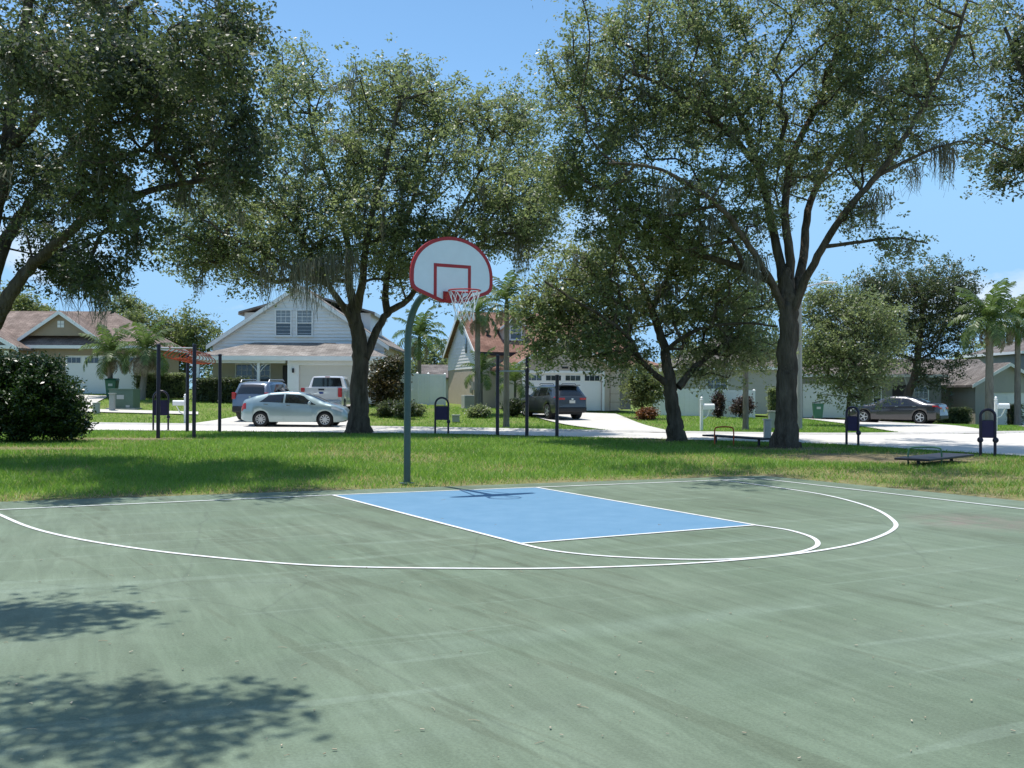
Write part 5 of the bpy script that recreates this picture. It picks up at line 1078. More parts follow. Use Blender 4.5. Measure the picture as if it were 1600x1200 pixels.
# ---- tan house at left with arched window wing
def tan_house():
    D_ = 61.0; c = A(95, 611, D_); z0 = Z(c.x, 59.5)
    root = thing('house', 'tan stucco house with mauve-brown hip roof and small front gable', 'house', (c.x, D_, z0))
    wall(root, 'wall', (-1.9, 0), (5.1, 0), 0, 2.85, M_tan, [(2.1, 6.5, 0, 2.35)]); wall(root, 'wall', (5.1, 0.19), (5.1, 6.5), 0, 2.85, M_tan); wall(root, 'wall', (5.1, 6.5), (-9, 6.5), 0, 2.85, M_tan); wall(root, 'wall', (-9, 6.5), (-9, 0.19), 0, 2.85, M_tan); wall(root, 'wall', (-9, 0), (-1.9, 0), 0, 2.85, M_tan)
    garage_door(root, 0.2, 4.6, 0.04, 2.35, M_gdoor, True)
    hip_roof(root, -9, 5.1, 0, 6.5, 2.95, 5.3, M_rf_mauve, 0.45)
    # front gable sitting on the roof
    gable_fill(root, 'gable_wall', -2.2, 2.2, -0.05, 3.55, 5.05, M_tan, 0.4); gable_roof(root, -2.2, 2.2, -0.05, 4.4, 3.55, 5.08, 'y', M_rf_mauve, 0.3, 0.12); rake(root, -2.5, 2.5, -0.355, 3.34, 5.06, M_trim, 0.2)
    v = MB().b2(-0.2, 0.2, -0.09, -0.051, 4.05, 4.45).build('gable_vent', M_trim, root); MB().b2(-0.02, 0.02, -0.10, -0.091, 4.05, 4.45).b2(-0.2, 0.2, -0.101, -0.0905, 4.23, 4.27).build('vent_bars', mat('vent_grey', (0.4, 0.4, 0.4), 0.6), v)
    # lower wing with the arched window
    wall(root, 'wing_wall', (-7.5, -1.6), (-2.0, -1.6), 0, 2.95, M_tan); wall(root, 'wing_wall', (-2.0, -1.41), (-2.0, -0.01), 0, 2.95, M_tan)
    gable_fill(root, 'gable_wall', -7.5, -2.0, -1.59, 2.95, 4.45, M_tan); gable_roof(root, -7.5, -2.0, -1.6, 3.0, 2.95, 4.5, 'y', M_rf_mauve, 0.4, 0.13); rake(root, -7.9, -1.6, -2.005, 2.72, 4.48, M_trim, 0.22)
    ap = [(-5.4, 2.2), (-3.4, 2.2)]+[(-4.4+1.0*math.cos(math.pi*k/12), 2.6+0.95*math.sin(math.pi*k/12)) for k in range(13)]
    f = MB().prism(ap, (0, 0.05, 0), (0, -1.66, 0)).build('window', M_trim, root); MB().prism([(-4.4+(x+4.4)*0.88, 2.25+(z-2.2)*0.88) for x, z in ap], (0, 0.02, 0), (0, -1.685, 0)).build('pane', M_glassl, f)
    MB().b2(-2.6, -2.35, -1.72, -1.61, 2.3, 2.55).build('wall_lamp', M_trim, root)
    MB().b2(-9.2, -1.85, -2.06, -1.6, 2.66, 2.86).build('eave_band', M_trim, root)
tan_house()

# ---- houses at right, mostly behind the trees
def simple_house(label, u, dist, rz, Wd, Dp, ze, zr, wm, rm, axis, front):
    c = A(u, 611, dist); root = thing('house', label, 'house', (c.x, dist, Z(c.x, dist)), rz)
    holes = [(f[1], f[2], f[3], f[4]) for f in front]
    wall(root, 'wall', (0, 0), (Wd, 0), 0, ze, wm, holes); wall(root, 'wall', (Wd, 0.19), (Wd, Dp), 0, ze, wm); wall(root, 'wall', (Wd, Dp), (0, Dp), 0, ze, wm); wall(root, 'wall', (0, Dp), (0, 0.19), 0, ze, wm)
    if axis == 'hip': hip_roof(root, 0, Wd, 0, Dp, ze+0.05, zr, rm)
    else:
        if axis == 'y': gable_fill(root, 'gable_wall', 0, Wd, 0.01, ze, zr-0.08, wm); gable_fill(root, 'gable_wall', 0, Wd, Dp-0.16, ze, zr-0.08, wm); rake(root, -0.36, Wd+0.36, -0.355, ze-0.3*(zr-ze)/(Wd/2), zr-0.02, M_trim, 0.2)
        gable_roof(root, 0, Wd, 0, Dp, ze, zr, axis, rm)
    for kind, x0, x1, z0, z1 in front:
        if kind == 'g': garage_door(root, x0, x1, 0.04, z1, M_gdoor, False)
        elif kind == 'w': window(root, (x0+x1)/2, 0.0, z0+0.07, x1-x0-0.14, z1-z0-0.14, 3, 4)
        else: MB().b2(x0+0.02, x1-0.02, 0.06, 0.11, 0, z1-0.02).build('front_door', M_door, root)
    return root
simple_house('pale grey-green house wall behind the long white fence', 1075, 64, R(4), 6.6, 9, 3.0, 5.2, M_ltgrey, M_rf_dark, 'hip', [('w', 1.2, 2.6, 0.9, 2.3)])
h4 = simple_house('grey house with a wide white garage door behind the green bin', 1246, 67.5, R(-3), 9.5, 9, 2.9, 5.0, M_grey, M_rf_dark, 'hip', [('g', 0.35, 4.25, 0, 2.3), ('w', 5.0, 5.6, 0.6, 2.2), ('d', 6.3, 7.3, 0, 2.25), ('w', 7.7, 8.7, 0.5, 2.2)])
MB().add([(7.45, -1.6, 0), (7.75, -1.6, 0), (7.75, -1.2, 0), (7.45, -1.2, 0), (6.65, -1.6, 2.75), (6.95, -1.6, 2.75), (6.95, -1.2, 2.75), (6.65, -1.2, 2.75)], [(0, 1, 5, 4), (1, 2, 6, 5), (2, 3, 7, 6), (3, 0, 4, 7), (4, 5, 6, 7)]).build('slanted_pier', M_ltgrey, h4)
h5 = simple_house('long grey stucco house with dark shingles beside the palms', 1440, 70, R(0), 6.0, 10, 2.75, 4.6, M_grey, M_rf_dark, 'x', [])
simple_house('grey garage wing with a front gable behind the tall palms', 1524, 66, R(0), 4.3, 8, 2.85, 4.15, M_ltgrey, M_rf_dark, 'y', [('g', 0.7, 3.5, 0, 2.15)])
simple_house('two-storey grey house at the end of the row', 1600, 74, R(0), 9, 9, 5.2, 7.0, M_grey, M_rf_dark, 'hip', [('w', 1, 2.2, 3.4, 4.8), ('g', 3, 7.5, 0, 2.2)])
simple_house('pale rear house with a grey roof behind the vinyl fence', 655, 84, R(0), 6, 8, 1.9, 3.0, M_ltgrey, M_rf_dark, 'x', [])

# ================================================================== FENCES AND STREET FURNITURE
M_vinyl = mat('white_vinyl', (0.80, 0.80, 0.78), 0.45, 0.03, 3)
def fence(label, pts, h, gate=None):
    base = Vector(pts[0]); root = thing('vinyl_fence', label, 'fence', (base.x, base.y, Z(base.x, base.y)))
    for i in range(len(pts)):
        p = Vector(pts[i])-base; z = Z(pts[i][0], pts[i][1])-root.location.z
        ps = MB().b2(p.x-0.065, p.x+0.065, p.y-0.065, p.y+0.065, z-0.2, z+h+0.08).build('fence_post', M_vinyl, root)
        MB().add([(p.x-0.08, p.y-0.08, z+h+0.08), (p.x+0.08, p.y-0.08, z+h+0.08), (p.x+0.08, p.y+0.08, z+h+0.08), (p.x-0.08, p.y+0.08, z+h+0.08), (p.x, p.y, z+h+0.17)], [(0, 1, 4), (1, 2, 4), (2, 3, 4), (3, 0, 4), (0, 3, 2, 1)]).build('cap', M_vinyl, ps)
        if i+1 < len(pts):
            q = Vector(pts[i+1])-base; d = q-p; L_ = d.length; a_ = math.atan2(d.y, d.x); m_ = (p+q)/2; nb = max(3, int((L_-0.13)/0.28)); bw = (L_-0.14)/nb
            for k in range(nb):
                c = p+d.normalized()*(0.07+bw*(k+0.5)); MB().box((c.x, c.y, z+h/2+0.03), (bw-0.008, 0.022, h-0.10), a_).build('board', M_vinyl, root)
            for zz_ in (0.07, h-0.03): MB().box((m_.x, m_.y, z+zz_), (L_-0.132, 0.05, 0.14), a_).build('rail', M_vinyl, root)
    return root
fence('tall white vinyl fence beside the siding gable', [GX(630, 62), GX(652, 62), GX(669, 62), GX(695, 62.5)], 1.85)
fence('long white vinyl fence behind the white mailbox', [GX(1032, 58), GX(1060, 58), GX(1094, 58), GX(1136, 58.3), GX(1178, 58.6)], 1.55)
fence('short white fence end by the orange-leaved plant', [GX(1022, 60), GX(1040, 60)], 1.5)
def mailbox(label, p, h=1.15, side=1, rz=0.0):
    root = thing('mailbox', label, 'mailbox', p, rz, 'white kerbside mailboxes')
    MB().b2(-0.05, 0.05, -0.05, 0.05, -0.2, h+0.22).build('post', M_vinyl, root); MB().lathe([(0.075, h+0.22), (0.075, h+0.25), (0.03, h+0.27), (0.055, h+0.32), (0.0, h+0.38)], 10).build('finial', M_vinyl, root, smooth=True)
    pr = [(-0.10, 0), (0.10, 0), (0.10, 0.14)]+[(0.10*math.cos(math.pi*k/8), 0.14+0.09*math.sin(math.pi*k/8)) for k in range(1, 8)]+[(-0.10, 0.14)]
    bx_ = MB().prism(pr, (0.5*side, 0, 0), (0.02*side, 0, h-0.15), (0, 1, 0), (0, 0, 1)).build('box', M_vinyl, root); MB().b2(0.524*side, 0.532*side, -0.09, 0.09, h-0.14, h+0.06).build('door', mat('mailbox_door', (0.55, 0.55, 0.55), 0.5), bx_)
    MB().tube([(0.04*side, 0, h-0.55), (0.22*side, 0, h-0.45), (0.36*side, 0, h-0.17)], 0.025, 6).build('bracket', M_vinyl, root)
mailbox('white mailbox post on the verge behind the monkey bars', G(289, 663.5), 1.0, -1, 0.3)
mailbox('white mailbox post on a mulch ring before the long fence', G(1096, 673), 1.0, 1, 0.2)
mailbox('white mailbox behind the exercise sign with two knobs', GX(1556, 42), 1.05, 1, -0.1)
def wheelie_bin(label, p, rz=0, tilt=False):
    root = thing('wheelie_bin', label, 'trash bin', p, rz, 'green wheeled bins'); Mb = mat('green_bin_plastic', (0.012, 0.105, 0.055), 0.45, 0.08, 4)
    mb = MB(); mb.add([(-0.24, -0.26, 0.06), (0.24, -0.26, 0.06), (0.24, 0.26, 0.06), (-0.24, 0.26, 0.06), (-0.31, -0.36, 1.0), (0.31, -0.36, 1.0), (0.31, 0.36, 1.0), (-0.31, 0.36, 1.0)], [(0, 3, 2, 1), (4, 5, 6, 7), (0, 1, 5, 4), (1, 2, 6, 5), (2, 3, 7, 6), (3, 0, 4, 7)]); mb.build('body', Mb, root, bevel=0.02)
    if tilt: MB().box((0.02, 0.0, 1.12), (0.68, 0.78, 0.05), 0, R(-14)).build('lid', mat('dark_bin_lid', (0.015, 0.03, 0.02), 0.4), root, bevel=0.015)
    else: MB().add([(-0.34, -0.40, 1.005), (0.34, -0.40, 1.005), (0.34, 0.40, 1.005), (-0.34, 0.40, 1.005), (-0.28, -0.32, 1.09), (0.28, -0.32, 1.09), (0.28, 0.34, 1.11), (-0.28, 0.34, 1.11)], [(0, 3, 2, 1), (4, 5, 6, 7), (0, 1, 5, 4), (1, 2, 6, 5), (2, 3, 7, 6), (3, 0, 4, 7)]).build('lid', Mb, root)
    for s in (-1, 1): MB().lathe([(0, -0.03), (0.12, -0.03), (0.12, 0.03), (0, 0.03)], 14, 'Y', (0, 0, 0)).build('wheel', M_dark, root, loc=(s*0.27, 0.24, 0.12)).rotation_euler = (0, 0, R(90))
    MB().b2(-0.12, 0.12, -0.345, -0.325, 0.66, 0.80).build('stencil', mat('bin_stencil', (0.35, 0.42, 0.38), 0.6), root).rotation_euler = (0, 0, 0)
wheelie_bin('green wheeled bin beside the tan house garage door', GX(175, 57.8), 0.1)
wheelie_bin('green wheeled bin with its lid askew by the white garage', GX(1278, 62.5), -0.15, True)
def utility(name, label, p, sx, sy, sz, c, rz=0, cap=False, det=True):
    root = thing(name, label, 'utility box', p, rz); Mm = mat(name+'_paint', c, 0.55, 0.08, 4)
    b_ = MB().b2(-sx/2, sx/2, -sy/2, sy/2, 0.0, sz).build('cabinet', Mm, root, bevel=0.02); MB().b2(-sx/2-0.03, sx/2+0.03, -sy/2-0.04, sy/2+0.02, sz+0.001, sz+0.05).build('lid', Mm, root, bevel=0.012)
    if det:
        MB().b2(-sx*0.18, sx*0.12, -sy/2-0.008, -sy/2-0.0005, sz*0.5, sz*0.72).build('warning_label', mat('faded_label', (0.45, 0.47, 0.45), 0.6), b_); MB().b2(sx*0.20, sx*0.36, -sy/2-0.01, -sy/2-0.0005, sz*0.06, sz*0.18).build('data_plate', mat('faded_label', (0.4, 0.4, 0.4)), b_)
        MB().b2(-sx/2-0.12, sx/2+0.12, -sy/2-0.12, sy/2+0.12, -0.15, 0.03).build('pad', M_kerb, root)
utility('transformer_box', 'green transformer cabinet on a concrete pad near the tan house', GX(195, 52.3), 1.25, 1.0, 0.98, (0.10, 0.16, 0.12))
utility('cable_pedestal', 'thin pale utility pedestal beside the green transformer cabinet', GX(175.5, 51.2), 0.26, 0.22, 0.86, (0.34, 0.36, 0.33), det=False)
utility('cable_pedestal', 'shortest grey utility stub, beside the tan house drive near the transformer cabinet', GX(151, 50), 0.28, 0.22, 0.50, (0.28, 0.27, 0.24), det=False)
utility('cable_pedestal', 'small tan ground box on the lawn by the exercise sign', GX(712.5, 47.5), 0.34, 0.30, 0.30, (0.25, 0.25, 0.20), det=False)
utility('cable_pedestal', 'dull green utility pedestal at the foot of the big oak', G(1199, 686), 0.22, 0.20, 0.62, (0.11, 0.14, 0.10), det=False)
utility('cable_pedestal', 'pale utility pedestal on the verge behind the big oak', GX(1206, 43), 0.25, 0.22, 0.70, (0.36, 0.36, 0.30), det=False)
root = thing('air_conditioner', 'square grey air conditioner against the beige side wall', 'air conditioner', GX(733, 59.2), R(17))
MB().b2(-0.38, 0.38, -0.38, 0.38, 0.05, 0.78).build('casing', mat('ac_grey', (0.42, 0.42, 0.40), 0.5, 0.05, 4), root, bevel=0.02)
for k in range(9): MB().b2(-0.34, 0.34, -0.392, -0.381, 0.12+k*0.07, 0.15+k*0.07).build('louvre', mat('ac_louvre', (0.2, 0.2, 0.2), 0.5), root)
MB().b2(-0.45, 0.45, -0.45, 0.45, -0.1, 0.048).build('pad', M_kerb, root)
# street light
p = GX(1249, 42.5); root = thing('street_light', 'tall concrete street light with a cobra-head lamp rising behind the big oak', 'street light', p)
hL = 1.55+(611-440)/FPX*42.5
MB().tube([(0, 0, -0.3), (0, 0, hL*0.5), (0, 0, hL)], [0.13, 0.11, 0.08], 12).build('pole', mat('pole_concrete', (0.36, 0.35, 0.33), 0.9, 0.08, 3, 0.2, 40), root, smooth=True)
MB().tube([(0, 0, hL-0.35), (0.4, 0, hL-0.12), (0.85, 0, hL-0.02), (1.05, 0, hL)], 0.03, 8).build('arm', M_galv, root, smooth=True)
hd_ = MB().lathe([(0.0, -0.34), (0.07, -0.30), (0.11, -0.1), (0.12, 0.12), (0.07, 0.3), (0, 0.34)], 12, 'Y').build('lamp_head', mat('lamp_head_grey', (0.62, 0.62, 0.60), 0.4), root, smooth=True, loc=(1.22, 0, hL+0.02)); hd_.rotation_euler = (0, 0, R(90)); hd_.scale = (1, 1, 0.55)

# ================================================================== VEHICLES
M_tyre = mat('tyre_rubber', (0.018, 0.018, 0.018), 0.85); M_rimm = mat('alloy_silver', (0.55, 0.56, 0.57), 0.3, metal=0.6); M_black = mat('black_plastic', (0.016, 0.016, 0.018), 0.5); M_cglass = mat('car_glass', (0.012, 0.014, 0.016), 0.04, spec=0.9)
M_tail = mat('tail_lamp_red', (0.38, 0.012, 0.014), 0.2, spec=0.7); M_head = mat('head_lamp_clear', (0.55, 0.58, 0.60), 0.12, spec=0.8); M_plate = mat('licence_plate', (0.55, 0.56, 0.54), 0.5, 0.15, 30); M_chrome = mat('chrome', (0.62, 0.63, 0.64), 0.15, metal=0.9)
def wheel_meshes(R_, wd, nsp, dark=False):
    ty = MB().lathe([(R_*0.66, -wd/2), (R_*0.93, -wd/2), (R_, -wd*0.32), (R_, wd*0.32), (R_*0.93, wd/2), (R_*0.66, wd/2), (R_*0.66, -wd/2)], 28, 'Y').mesh('tyre', True); ty.materials.append(M_tyre)
    rb = MB().lathe([(R_*0.655, -wd*0.47), (R_*0.655, wd*0.40), (R_*0.60, -wd*0.30), (R_*0.60, -wd*0.46), (R_*0.655, -wd*0.47)], 28, 'Y')
    rb.lathe([(0.0, -wd*0.45), (R_*0.15, -wd*0.44), (R_*0.17, -wd*0.30), (0, -wd*0.28)], 14, 'Y')
    for k in range(nsp):
        a_ = 2*math.pi*k/nsp; r_ = R_*0.38; rb.box((math.cos(a_)*r_, -wd*0.38, math.sin(a_)*r_), (R_*0.50, wd*0.10, R_*0.13 if nsp > 7 else R_*0.17), 0, -a_)
    rm = rb.mesh('rim'); rm.materials.append(M_rimm if not dark else M_black)
    db = MB().lathe([(0, -wd*0.20), (R_*0.62, -wd*0.20), (R_*0.62, -wd*0.12), (0, -wd*0.12)], 20, 'Y').mesh('brake_disc'); db.materials.append(M_black)
    return ty, rm, db
class Car:
    """body lofted from side profile curves; local +X is the front"""
    def __init__(s, name, label, loc, rz, paint, L_, W_, top, belt, plan, wb, xoff, R_, group=None, sill=0.21, nsp=10, tumble=0.19, arch=1.13, clad=None, cat='car'):
        s.root = thing(name, label, cat, loc, rz, group); s.p = paint; s.L, s.W = L_, W_
        s.top = lambda x: float(np.interp(x, *zip(*top))); s.belt = lambda x: float(np.interp(x, *zip(*belt))); s.plan = lambda x: W_/2*float(np.interp(x, *zip(*plan)))
        s.wx = (-wb/2+xoff, wb/2+xoff); s.R = R_; s.sill0 = sill; s.arch = arch; s.tb = tumble
        xs = set(np.round(np.linspace(-L_/2, L_/2, 56), 4))
        for w_ in s.wx:
            for a_ in np.linspace(0, math.pi, 17): xs.add(round(w_+R_*arch*math.cos(a_), 4))
            xs.add(w_+R_*arch+0.004); xs.add(w_-R_*arch-0.004)
        xs = sorted(x for x in xs if -L_/2 <= x <= L_/2); vs = []; fs = []; ns = None
        for x in xs:
            h = s.section(x); ring = [(x, -y, z) for y, z in h]+[(x, y, z) for y, z in h[-2::-1]]; ns = len(ring); vs += ring
        for i in range(len(xs)-1): fs += [(i*ns+k, i*ns+k+1, (i+1)*ns+k+1, (i+1)*ns+k) for k in range(ns-1)]
        fs += [tuple(range(ns-1, -1, -1)), tuple(range((len(xs)-1)*ns, len(xs)*ns))]
        mb = MB(); mb.add(vs, fs); s.body = mb.build('body', paint, s.root, smooth=True)
        MB().b2(-L_/2+0.25, L_/2-0.25, -W_/2+0.30, W_/2-0.30, 0.20, 0.62).build('underbody', M_black, s.root)
        li = MB()
        for w_ in s.wx:
            li.lathe([(R_*arch*0.995, -W_/2+0.07), (R_*arch*0.995, -W_/2+0.34), (0, -W_/2+0.34)], 24, 'Y', (w_, 0, R_)); li.lathe([(R_*arch*0.995, W_/2-0.07), (R_*arch*0.995, W_/2-0.34), (0, W_/2-0.34)], 24, 'Y', (w_, 0, R_))
        li.build('wheel_well', M_black, s.root)
        ty, rm, db = wheel_meshes(R_, 0.22, nsp)
        for w_ in s.wx:
            for sy in (-1, 1):
                wh = share('wheel', db, s.root, (w_, sy*(W_/2-0.125), R_), (0, 0, 0 if sy < 0 else math.pi)); share('tyre', ty, wh); share('rim', rm, wh)
        if clad: s.patch('sill_cladding', clad, -L_/2+0.12, L_/2-0.12, 0.0, 0.18, 0.010)
    def section(s, x):
        z0 = s.sill0
        for w_ in s.wx:
            d = abs(x-w_); ra = s.R*s.arch
            if d < ra: z0 = max(z0, s.R+math.sqrt(ra*ra-d*d))
        e = s.L/2-abs(x)
        if e < 0.30: z0 = max(z0, s.sill0+0.10*(1-e/0.30))
        b = max(s.belt(x), z0+0.08); t = max(s.top(x), b+0.01); p = s.plan(x); h = t-b; k = min(1, h/0.42); yr = p*(0.90-s.tb*k)
        zr = b+max(0.006, h-0.055*min(1, h/0.25)); mid = max(z0+0.05, 0.5*s.sill0+0.5*b)
        return [(p*0.94, z0), (p*0.985, max(z0+0.02, s.sill0+0.10)), (p, max(z0+0.04, mid)), (p*0.992, max(z0+0.06, b-0.09)), (p*0.962, b), ((p*0.962+yr)/2+0.012*k, (b+zr)/2), (yr, zr), (yr*0.93, zr+(t-zr)*0.62), (yr*0.55, t-0.006), (0, t)]
    def pt(s, x, q, side):
        """point on the flank: q in 0..1 from sill to belt, 1..2 from belt to roof edge"""
        h = s.section(x)
        if q <= 1: P = h[0:5]; f = q*4
        else: P = h[4:7]; f = (q-1)*2
        k = min(int(f), len(P)-2); f -= k; y = P[k][0]*(1-f)+P[k+1][0]*f; z = P[k][1]*(1-f)+P[k+1][1]*f
        return Vector((x, side*y, z))
    def patch(s, name, m, x0, x1, q0, q1, off=0.006, parent=None, sides=(-1, 1), slant=(0, 0), n=10, mq=4):
        """panel lying on the flank; slant shifts the upper edge's ends"""
        out_ = []
        for sd_ in sides:
            vs = []; fs = []
            for i in range(n+1):
                for j in range(mq+1):
                    v = j/mq; xa, xb = x0+slant[0]*v, x1+slant[1]*v; x = xa+(xb-xa)*i/n; p = s.pt(x, q0+(q1-q0)*v, sd_); vs.append(p+Vector((0, sd_*off, off*0.4)))
            for i in range(n):
                for j in range(mq):
                    a_ = i*(mq+1)+j; f = (a_, a_+mq+1, a_+mq+2, a_+1); fs.append(f if sd_ < 0 else f[::-1])
            b = MB(); b.add(vs, fs); out_.append(b.build(name, m, parent or s.root, smooth=True))
        return out_
    def top_patch(s, name, m, x0, x1, wfrac=0.90, off=0.008, n=8):
        vs = []; fs = []
        for i in range(n+1):
            x = x0+(x1-x0)*i/n; h = s.section(x)[6:]; full = [(-y, z) for y, z in h]+[(y, z) for y, z in h[-2::-1]]
            dzdx = (s.top(x+0.03)-s.top(x-0.03))/0.06; nn = Vector((-dzdx, 0, 1)).normalized()*off
            for y, z in full: vs.append(Vector((x, y*wfrac, z))+nn)
        m_ = 7
        for i in range(n): fs += [(i*m_+k, i*m_+k+1, (i+1)*m_+k+1, (i+1)*m_+k) for k in range(m_-1)]
        b = MB(); b.add(vs, [f[::-1] for f in fs]); return b.build(name, m, s.root, smooth=True)
    def door(s, x0, x1, handle=True, rear=True):
        for sd_ in (-1, 1):
            d = s.patch('door', s.p, x0, x1, 0.10, 0.985, 0.007, sides=(sd_,), n=12, mq=6)[0]
            if handle:
                p = s.pt(x0+0.12 if rear else x0+0.12, 0.86, sd_); MB().box((p.x+0.05, p.y+sd_*0.018, p.z), (0.17, 0.03, 0.03)).build('handle', M_chrome if s.p != M_black else s.p, d)
    def mirror(s, x, m=None):
        for sd_ in (-1, 1):
            p = s.pt(x, 1.06, sd_); MB().lathe([(0, -0.10), (0.055, -0.085), (0.075, 0.0), (0.06, 0.085), (0, 0.10)], 10, 'Y').build('mirror', m or s.p, s.root, smooth=True, loc=(p.x, p.y+sd_*0.10, p.z+0.06))
    def box(s, name, m, x0, x1, y0, y1, z0, z1, bevel=0.012, parent=None):
        return MB().b2(x0, x1, y0, y1, z0, z1).build(name, m, parent or s.root, bevel=bevel)
    def lamps(s, m, xa, xb, q0, q1, name):
        s.patch(name, m, xa, xb, q0, q1, 0.010, n=5, mq=3)
    def end_box(s, name, m, end, y0, y1, z0, z1, th=0.02):
        x = s.L/2*end; return s.box(name, m, min(x, x+end*th), max(x, x+end*th), y0, y1, z0, z1, 0.006)

# pale blue-green hatchback parked across the drive
p = GX(465, 42.6)
pr = mat('pale_blue_green_paint', (0.27, 0.36, 0.38), 0.28, 0.02, 2, metal=0.45, spec=0.6, coat=0.8)
c = Car('parked_car', 'pale silver-blue hatchback parked broadside in front of the driveway', (p.x, p.y, 0.012), R(-1.5), pr, 4.48, 1.75,
        [(-2.24, 0.84), (-2.20, 1.04), (-2.10, 1.13), (-1.6, 1.31), (-1.0, 1.44), (-0.3, 1.49), (0.25, 1.46), (0.8, 1.28), (1.35, 1.03), (1.75, 0.92), (2.1, 0.76), (2.24, 0.58)],
        [(-2.24, 0.76), (-2.1, 0.98), (-1.6, 1.02), (-0.5, 0.97), (0.6, 0.92), (1.2, 0.90), (1.75, 0.84), (2.1, 0.70), (2.24, 0.53)],
        [(-2.24, 0.70), (-2.1, 0.88), (-1.7, 0.97), (-0.5, 1.0), (0.8, 1.0), (1.6, 0.96), (2.0, 0.85), (2.24, 0.58)], 2.70, 0.0, 0.315, nsp=10)
c.patch('side_window', M_cglass, -1.42, -0.42, 1.10, 1.86, 0.006, slant=(0.35, 0.02)); c.patch('side_window', M_cglass, -0.33, 0.98, 1.10, 1.86, 0.006, slant=(0.0, -0.55))
c.top_patch('windshield', M_cglass, 0.45, 1.28, 0.92); c.top_patch('rear_window', M_cglass, -1.85, -0.95, 0.88); c.door(-1.30, -0.38); c.door(-0.36, 0.82); c.mirror(0.72)
c.lamps(M_head, 1.62, 2.08, 0.74, 0.98, 'headlight'); c.lamps(M_tail, -2.20, -1.98, 0.62, 1.0, 'tail_light'); c.end_box('licence_plate', M_plate, -1, -0.16, 0.16, 0.62, 0.74); c.end_box('grille', M_black, 1, -0.45, 0.45, 0.28, 0.40)
# dark grey compact SUV in the brown house's drive, seen from behind
p = GX(862, 51.5); pd = mat('dark_grey_paint', (0.055, 0.06, 0.066), 0.30, 0.03, 2, metal=0.3, spec=0.6, coat=0.8)
c = Car('parked_car', 'dark grey compact SUV parked nose-in before the white garage door', (p.x, p.y, Z(p.x, p.y)+0.03), R(114), pd, 4.60, 1.86,
        [(-2.30, 0.98), (-2.24, 1.10), (-2.02, 1.38), (-1.72, 1.63), (-1.2, 1.69), (-0.2, 1.70), (0.3, 1.62), (0.95, 1.20), (1.2, 1.10), (1.9, 1.02), (2.2, 0.86), (2.30, 0.68)],
        [(-2.30, 0.96), (-2.2, 1.07), (-1.5, 1.10), (0.0, 1.05), (1.0, 1.02), (1.9, 0.96), (2.3, 0.64)],
        [(-2.30, 0.84), (-2.15, 0.95), (-1.6, 1.0), (1.2, 1.0), (1.9, 0.94), (2.3, 0.66)], 2.69, 0.02, 0.36, sill=0.27, nsp=5, tumble=0.17, clad=M_black, cat='suv')
c.patch('side_window', M_cglass, -1.75, -1.20, 1.10, 1.84, slant=(0.25, 0.0)); c.patch('side_window', M_cglass, -1.12, -0.20, 1.08, 1.86); c.patch('side_window', M_cglass, -0.12, 0.95, 1.08, 1.86, slant=(0, -0.55))
c.top_patch('windshield', M_cglass, 0.35, 0.95, 0.92); c.top_patch('rear_window', M_cglass, -2.20, -1.80, 0.84, 0.012); c.door(-1.15, -0.18); c.door(-0.14, 0.88); c.mirror(0.70)
c.lamps(M_tail, -2.27, -2.02, 0.84, 1.0, 'tail_light'); c.box('tail_light', M_tail, -2.335, -2.29, 0.42, 0.76, 0.93, 1.02, 0.01); c.box('tail_light', M_tail, -2.335, -2.29, -0.76, -0.42, 0.93, 1.02, 0.01)
c.end_box('licence_plate', M_plate, -1, -0.16, 0.16, 0.76, 0.90); c.box('rear_bumper', M_black, -2.36, -2.05, -0.80, 0.80, 0.30, 0.56, 0.05); c.box('emblem', M_chrome, -2.325, -2.30, -0.06, 0.06, 0.93, 1.00, 0.008); c.box('spoiler', pd, -2.02, -1.70, -0.60, 0.60, 1.63, 1.675, 0.015)
for sy in (-1, 1): MB().tube([(-1.5, sy*0.62, 1.66), (-1.4, sy*0.62, 1.73), (0.0, sy*0.62, 1.74), (0.15, sy*0.62, 1.68)], 0.018, 6).build('roof_rail', M_black, c.root)
# silver-blue SUV in the white house's drive
p = GX(421, 48.5); pb = mat('slate_silver_paint', (0.13, 0.16, 0.21), 0.28, 0.02, 2, metal=0.45, spec=0.6, coat=0.8)
c = Car('parked_car', 'slate blue SUV with roof rails behind the pale hatchback', (p.x, p.y, Z(p.x, p.y)+0.03), R(82), pb, 4.75, 1.93,
        [(-2.37, 1.00), (-2.33, 1.12), (-2.14, 1.50), (-1.95, 1.70), (-1.4, 1.78), (-0.2, 1.79), (0.3, 1.70), (0.9, 1.26), (1.2, 1.16), (2.0, 1.08), (2.3, 0.9), (2.37, 0.72)],
        [(-2.37, 0.98), (-2.3, 1.10), (0.0, 1.10), (1.0, 1.07), (2.0, 1.0), (2.37, 0.66)], [(-2.37, 0.88), (-2.2, 0.97), (-1.6, 1.0), (1.4, 1.0), (2.0, 0.95), (2.37, 0.7)], 2.80, 0.0, 0.38, sill=0.30, nsp=6, tumble=0.15, clad=M_black, cat='suv')
c.patch('side_window', M_cglass, -1.95, -1.25, 1.10, 1.84, slant=(0.15, 0.0)); c.patch('side_window', M_cglass, -1.18, -0.20, 1.08, 1.86); c.patch('side_window', M_cglass, -0.12, 0.92, 1.08, 1.86, slant=(0, -0.5))
c.top_patch('windshield', M_cglass, 0.35, 0.88, 0.92); c.top_patch('rear_window', M_cglass, -2.29, -2.02, 0.86, 0.014); c.door(-1.2, -0.18); c.door(-0.14, 0.85); c.mirror(0.68)
